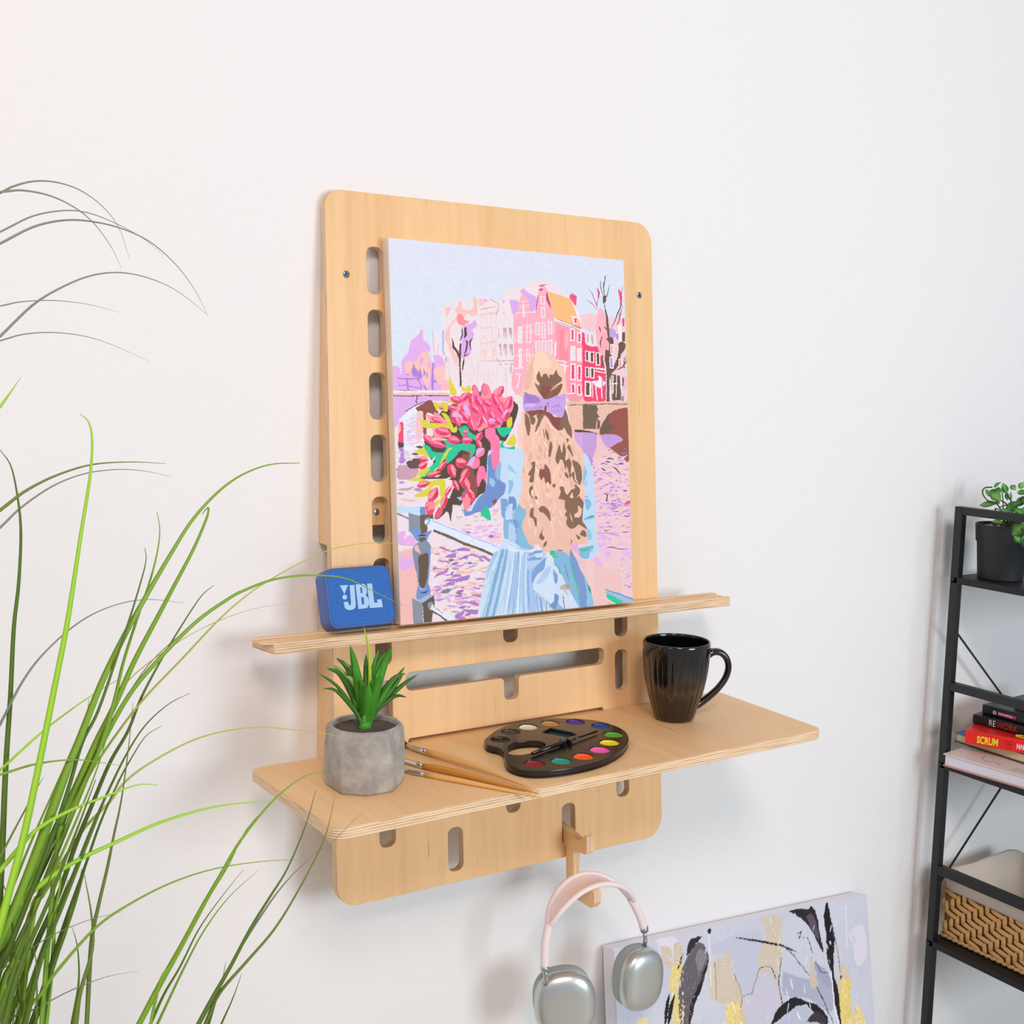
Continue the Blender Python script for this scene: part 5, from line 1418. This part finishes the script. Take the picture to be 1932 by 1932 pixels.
btxt(t,M,'ILI',.0235,.0050,.0085,'f0f0f0',sx=.8,bold=.0002);btxt(t,M,'ПИЖИВЕЦЬ',.0345,.0060,.0052,'f4dbe8',sx=.95,y=-.003)
zb+=.0179
t,M,p,d,n_=book('dark olive book on the very top of the pile, half behind the rail',(1800,400),(2060,470),zb,.016,.15,.11,'3a3f34',M_pg)

# --- basket
M_wk=mat('woven seagrass','c9a068',.7,spec=.3,bump=(260,.5,.001));M_lin=mat('natural linen liner','cfc5b8',.95,spec=.1,bump=(900,.4,.0006))
M_wkd=mat('seagrass core','8a6438',.8)
q0=hX(1778,1766,1.281);zB=-.3590
Xb,Yb=1.283,-.0535;DX,DY,HZ_=.21,.30,.128
bk=thing('wicker_basket','woven seagrass storage basket with linen liner on the lowest visible rack deck','basket',(Xb+DX/2,Yb-DY/2,zB))
oy=Yb
MB().box((Xb+.006,Yb-DY+.006,zB+.001),(Xb+DX-.006,Yb-.006,zB+.006)).build('basket_floor',[M_wkd],bk)
core=MB()
for a,b_ in(((Xb+.003,Yb-DY,zB+.001),(Xb+.0045,Yb,zB+HZ_-.014)),((Xb+DX-.0045,Yb-DY,zB+.001),(Xb+DX-.003,Yb,zB+HZ_-.014)),((Xb+.003,Yb-.0045,zB+.001),(Xb+DX-.003,Yb-.003,zB+HZ_-.014)),((Xb+.003,Yb-DY,zB+.001),(Xb+DX-.003,Yb-DY+.003,zB+HZ_-.014))):core.box(a,(b_[0],b_[1],zB+HZ_-.040))
core.build('inner_wall',[M_wkd],bk)
wv=MB();r_=random.Random(2)
def pill(c,axd,ln,wd,dp,nrm):
    axd=np.array(axd,float);axd/=np.linalg.norm(axd);nrm=np.array(nrm,float);s=np.cross(axd,nrm);V=[];S=8
    for t in(-1,-.82,-.4,0,.4,.82,1):
        k=math.sqrt(max(0.03,1-abs(t)**3.2))
        for j in range(S):
            w=2*math.pi*j/S;V.append(np.array(c)+axd*ln/2*t+k*(s*wd/2*math.cos(w)+nrm*dp/2*math.sin(w))+nrm*dp*.22*(1-t*t))
    F=[(i*S+j,i*S+(j+1)%S,(i+1)*S+(j+1)%S,(i+1)*S+j) for i in range(6) for j in range(S)]+[tuple(range(S))[::-1],tuple(range(6*S,7*S))]
    wv.add(V,F)
def side(o0,du,W,nrm):
    cw=.0125;nc=int(W/cw);nrw=int((HZ_-.038)/.0098)
    for i in range(nrw):
        for j in range(nc):
            ph=(j-i)%4;c=np.array(o0)+np.array(du)*(j+.5)*cw+np.array((0,0,.013+i*.0098))+np.array(nrm)*.0015
            c=c+np.array(nrm)*r_.uniform(-.0006,.0006)
            if ph==0:pill(c+np.array(du)*cw*.9,np.array(du)+np.array((0,0,r_.uniform(-.30,-.12))),cw*2.75,.0100,.0056,nrm)
            if ph==3:pill(c+np.array((0,0,.003)),np.array(du)*r_.uniform(-.15,.1)+np.array((0,0,1)),.0215,.0098,.0066,nrm)
    for j in range(int(W/.012)):
        c=np.array(o0)+np.array(du)*(j+.5)*.012+np.array((0,0,.0055))+np.array(nrm)*.002
        pill(c,np.array(du)+np.array((0,0,.35)),.017,.0075,.006,nrm)
side((Xb,Yb-.002,zB),(0,-1,0),DY-.004,(-1,0,0));side((Xb,Yb-DY,zB),(1,0,0),DX,(0,-1,0));side((Xb,Yb,zB),(1,0,0),DX,(0,1,0))
wv.build('weave',[M_wk],bk,smooth=True)
# liner: folded cuff outside + inside walls
def ring(z,g,wob=0,ph=0):
    P=[];pts=rrect(Xb-g,Yb-DY-g,Xb+DX+g,Yb+g,.02+g,6);out=[]
    for i in range(len(pts)):
        a=np.array(pts[i-1]);b=np.array(pts[i]);n=max(1,int(np.linalg.norm(b-a)/.012))
        for t in range(n):out.append(a+(b-a)*t/n)
    return[(p[0]+wob*math.sin(i*.9+ph),p[1]+wob*math.cos(i*.7+ph),z+wob*2*math.sin(i*.35+ph)) for i,p in enumerate(out)]
ln_=MB();R0=ring(0,.004);n=len(R0)
def rr(z,g,w=0,ph=0):
    q=ring(z,.004,w,ph);cx,cy=Xb+DX/2,Yb-DY/2
    return[(cx+(a-cx)*(1+(g-.004)/(DX/2)),cy+(b-cy)*(1+(g-.004)/(DY/2)),c) for a,b,c in q]
rows=[rr(zB+HZ_-.030,.0050,.0006),rr(zB+HZ_-.012,.0052,.0008,1),rr(zB+HZ_+.001,.0045,.0009,1),rr(zB+HZ_+.005,.0015,.0010,1),rr(zB+HZ_+.002,-.003,.001,2),rr(zB+HZ_-.02,-.008,.001,3),rr(zB+.05,-.012,.001,4),rr(zB+.02,-.014,.001,5)]
V=[p for r in rows for p in r];F=[(i*n+j,i*n+(j+1)%n,(i+1)*n+(j+1)%n,(i+1)*n+j) for i in range(len(rows)-1) for j in range(n)]+[tuple(range((len(rows)-1)*n,len(rows)*n))[::-1]]
ln_.add(V,F);o=ln_.build('liner',[M_lin],bk,smooth=True);sd=o.modifiers.new('s','SOLIDIFY');sd.thickness=.0012

# ================================================================= tall grass
gx=np.array((-.60,-.45,-.66))
gr=thing('tall_grass_plant','tall artificial grass with long thin arching green blades at the left edge','plant',(gx[0],gx[1],FL))
M_g={}
for nm,c in dict(d='5c7a2a',m='82ab34',b='a2d83c',y='b6c25c',k='8b8f80',o='71863c').items():M_g[nm]=mat('grass blade '+nm,c,.45,spec=.4)
gk=list(M_g);gm=MB()
H_=lambda s:[(float(a.split(',')[0])*.43056,1100+float(a.split(',')[1])*.43056) for a in s.split()]
I_=lambda s:[(float(a.split(',')[0])*.41415,300+float(a.split(',')[1])*.41415) for a in s.split()]
J_=lambda s:[(460+float(a.split(',')[0])*.20704,900+float(a.split(',')[1])*.20704) for a in s.split()]
def blade(px,w,c,yy=-.45,dt=0):
    r_=random.Random(int(px[0][0]*7+px[0][1]));yj=yy+r_.uniform(-.03,.03)
    px=[tuple(p) for p in px];(u,v)=px[-1]
    if v<1900:
        a=np.array(px[-1]);d=a-np.array(px[-2]);d/=np.linalg.norm(d)+1e-9
        if u<6:
            b1=a+d*150;px+=[tuple(b1),(b1[0]-40,b1[1]+(2250-b1[1])*.5),(b1[0]-20,2300)]
        else:
            b1=a+d*60;px+=[tuple(b1),(b1[0]-40,max(b1[1]+80,2080))]
    a=np.array(px[-1]);d=a-np.array(px[-2]);d/=np.linalg.norm(d)+1e-9
    if px[-1][1]<2200:b1=a+d*110;px+=[tuple(b1),(b1[0]*.8-15,b1[1]+160)]
    px+=[(px[-1][0]*.75-20,max(px[-1][1]+250,2500))]
    n=len(px);P=[]
    for i,(a,b) in enumerate(px):
        s=i/(n-1);P.append(hY(a,b,yj+dt*(1-s)**1.5))
    P.append(gx+np.array((r_.uniform(-.04,.04),r_.uniform(-.04,.04),0)))
    P=smoothpts(P,5);m=len(P);V=[];tw=r_.uniform(-.5,.5)
    for i,p in enumerate(P):
        t=P[min(i+1,m-1)]-P[max(i-1,0)];t/=np.linalg.norm(t)+1e-9;s=i/(m-1);fc=vw(p)+np.array((tw*s,0,tw*.3));fc/=np.linalg.norm(fc);a=np.cross(t,fc);a/=np.linalg.norm(a);nn=np.cross(a,t)
        W=w*min(1,.10+1.5*s)*(1 if s<.85 else 1-(s-.85)*2)
        V+=[p-a*W/2+nn*W*.12,p+nn*-W*.10,p+a*W/2+nn*W*.12,p-nn*(W*.10+.0004+W*.12)]
    F=[]
    for i in range(m-1):
        for k in range(4):F.append((i*4+k,i*4+(k+1)%4,i*4+4+(k+1)%4,i*4+4+k))
    F+=[(3,2,1,0),(m*4-4,m*4-3,m*4-2,m*4-1)];gm.add(V,F,gk.index(c))
B=blade
B(I_('0,1325 50,1400 80,1540 95,1700 85,1932')+H_('60,200 45,500 25,800 10,1150 0,1350'),.0052,'d')
B(I_('365,1162 405,1200 420,1290 410,1450 370,1700 335,1932')+H_('290,200 240,450 180,750 110,1080 40,1350 0,1500'),.0062,'b')
B(I_('755,1388 600,1380 420,1392 260,1440 120,1510 0,1600'),.0032,'o')
B(I_('1365,1385 1230,1392 1100,1440 990,1520 880,1640 790,1780 700,1932')+H_('600,130 520,280 440,450 350,680 280,850 180,1120 80,1380 0,1560'),.0066,'m',dt=.05)
B(I_('920,1620 935,1600 950,1590 940,1640 880,1780 800,1932')+H_('690,150 590,340 500,540 420,700 330,900 220,1130 120,1340 20,1560'),.0066,'m')
B(I_('715,1605 728,1690 715,1800 680,1932')+H_('600,160 540,350 500,520 440,720 360,900 300,1050 200,1300 60,1650'),.0048,'m')
B(I_('660,1770 665,1830 640,1932')+H_('570,150 520,300 430,560 360,700 300,900 240,1080 150,1320 40,1600'),.0044,'d')
B(H_('937,10 880,60 800,180 710,330 620,500 560,650 480,790 400,980 330,1150 250,1380 150,1600 80,1800'),.0050,'d',-.40)
B(H_('810,88 650,72 500,98 350,170 200,300 100,430 0,620'),.0024,'k')
B(H_('1160,0 1000,70 800,220 650,360 520,560 430,740 350,900 250,1100 120,1400'),.0024,'k',-.40)
B(H_('1345,92 1150,105 960,165 780,260 560,430 480,600 380,850 280,1100 160,1400'),.0020,'y',-.40)
B(J_('1760,665 1500,620 1200,598 950,625 750,675 500,790 200,960 0,1100')+H_('960,160 800,330 620,520 470,720 380,860 300,1000 180,1250 60,1550'),.0024,'y',-.42,.08)
B(J_('1445,1168 1200,1050 950,930 730,898 500,900 250,940 0,1035')+H_('1000,70 860,170 700,330 560,500 420,760 300,1050'),.0042,'m',-.42,.04)
B(H_('832,483 740,530 640,620 560,740 480,900 400,1080 320,1280 230,1500 120,1800'),.0040,'d')
B(H_('710,625 640,670 580,760 520,870 440,1050 370,1250 280,1500 170,1830'),.0036,'d')
B(H_('1530,690 1440,662 1300,645 1150,632 980,650 820,700 640,800 540,880 480,960 350,1100 200,1350'),.0028,'y',-.42,.02)
B(H_('692,885 600,885 450,940 300,1000 150,1090 0,1260'),.0046,'b')
B(H_('1190,958 1050,965 900,990 700,1050 500,1140 330,1220 180,1320 0,1480'),.0052,'b')
B(H_('1310,1212 1150,1220 950,1250 760,1310 580,1400 420,1510 250,1700 180,1800'),.0034,'m')
B(H_('520,800 400,780 300,775 150,795 0,840'),.0028,'m')
B(H_('540,410 390,500 200,640 0,820'),.0034,'b')
B(H_('390,500 380,570 330,700 240,900 130,1150 30,1400'),.003,'m')
B(H_('583,525 560,750 530,960 500,1100 470,1250 430,1420 400,1580 380,1932'),.0040,'o')
B(H_('1430,825 1330,850 1200,950 1060,1120 960,1290 880,1430 800,1580 700,1760 610,1932'),.0052,'m')
B(H_('1190,960 1080,1080 1000,1240 920,1370 850,1500 760,1660'),.0030,'m')
B(H_('1385,905 1340,1060 1260,1250 1180,1380 1100,1510 1010,1680 930,1820 870,1932'),.0044,'d')
B(H_('1468,929 1440,1060 1400,1170 1300,1360 1200,1520 1080,1660 960,1800 900,1932'),.0034,'o')
B(H_('1598,994 1540,1050 1472,1119 1386,1184 1300,1260 1220,1350 1150,1450 1060,1590 980,1730 900,1870 865,1932'),.0022,'k',-.43)
B(H_('1067,1255 960,1390 870,1520 790,1680 720,1800 660,1932'),.0030,'d')
B(H_('1130,1260 1000,1380 890,1530 800,1700 690,1932'),.0030,'m')
B(H_('990,1660 970,1760 940,1850 915,1932'),.0032,'d');B(H_('1060,1710 1020,1820 970,1932'),.0032,'d')
B(H_('315,1505 340,1600 345,1750 315,1932'),.0032,'d');B(H_('370,1280 400,1450 405,1600 350,1800 330,1932'),.0056,'o')
B(H_('250,1150 265,1300 240,1450 230,1650 200,1932'),.0054,'b');B(H_('135,1550 160,1680 160,1932'),.003,'d')
B(H_('0,1290 40,1400 70,1650 85,1800'),.0044,'d')
for s,w,c in(('340,900 240,1150 120,1400 0,1640',.0066,'o'),('420,860 330,1100 210,1400 80,1700 20,1932',.0066,'d'),('480,900 380,1150 280,1400 180,1650 110,1932',.0062,'d'),('300,1300 200,1560 120,1800 80,1932',.0060,'d'),('350,700 280,900 150,1250 0,1560',.0060,'m'),('520,860 400,1160 330,1400 260,1600 150,1932',.005,'d'),('300,1050 180,1350 60,1600 0,1700',.0062,'o'),('260,1200 130,1500 40,1760 0,1880',.0070,'d'),('200,1300 100,1560 30,1800 0,1932',.0066,'m'),('500,560 430,800 330,1050 200,1350',.0045,'m'),('190,850 150,920 80,1050 0,1200',.003,'o'),('360,1250 300,1500 230,1700 190,1932',.0045,'d')):B(H_(s),w,c)
for s,w in(('590,455 540,310 460,210 360,140 250,105 150,102 60,125 0,155',.0013),('553,497 500,390 420,285 330,215 220,165 100,143 0,150',.0013),('945,712 890,600 800,480 680,375 540,312 400,282 280,280 150,310 0,385',.0013),('742,438 650,360 520,290 400,245 290,235 150,260 0,332',.0011),('948,712 820,610 700,550 560,518 420,530 280,585 150,665 0,808',.0014),('550,700 400,662 250,645 100,650 0,670',.0010),('680,922 520,850 380,806 230,790 100,800 0,828',.0010),('780,1447 650,1420 520,1415 380,1435 240,1490 100,1585 0,1680',.0014)):
    B(I_(s),w*1.5,'k')
B(I_('95,995 50,1060 0,1130'),.004,'b')
B(H_('610,1700 500,1718 400,1748 280,1800 170,1860'),.0016,'k');B(H_('540,1440 380,1480 200,1560 0,1700'),.0018,'o')
gm.build('blades',[M_g[k] for k in gk],gr,smooth=True)
MB().lathe([(.0005,0),(.10,0),(.105,.004),(.125,.30),(.128,.33),(.120,.33),(.117,.315),(.0005,.312)],48).build('planter',[M_pb],gr,T(gx[0],gx[1],FL+.001),smooth=True)

# ================================================================= light, world, camera
sc=bpy.context.scene
w=bpy.data.worlds.new('World');sc.world=w;w.use_nodes=True;bg=w.node_tree.nodes['Background'];bg.inputs[0].default_value=(*lin('eef3fa'),1);bg.inputs[1].default_value=.49
def area(nm,loc,tgt,size,power,col,sy=None):
    l=bpy.data.lights.new(nm,'AREA');l.energy=power;l.color=lin(col);l.size=size
    if sy:l.shape='RECTANGLE';l.size_y=sy
    o=bpy.data.objects.new(nm,l);C.objects.link(o);o.location=loc;d=Vector(tgt)-Vector(loc);o.rotation_euler=d.to_track_quat('-Z','Y').to_euler();return o
area('key_light',(-1.45,-3.6,3.25),(.1,0,.3),1.0,90,'ffe7dc')
area('right_fill',(1.15,-3.3,.75),(.9,0,.1),1.1,50,'ebf7ff')  # added fill from the right, set frontal to brighten the wall behind the rack
area('warm_side_fill',(-2.3,-1.6,1.45),(-.1,0,.3),.5,7.5,'ffc4b0')  # added warm fill, tints the left wall and lifts left-facing sides
cd=bpy.data.cameras.new('camera');cam=bpy.data.objects.new('camera',cd);C.objects.link(cam)
cd.sensor_width=36;cd.lens=FP/1932*36;cd.clip_start=.02
cam.matrix_world=Matrix([[RM[0,0],RM[0,2],-RM[0,1],CAM[0]],[RM[1,0],RM[1,2],-RM[1,1],CAM[1]],[RM[2,0],RM[2,2],-RM[2,1],CAM[2]],[0,0,0,1]])
sc.camera=cam
vs=sc.view_settings;vs.view_transform='Standard';vs.look='None';vs.gamma=1;vs.use_curve_mapping=False;vs.exposure=-.1
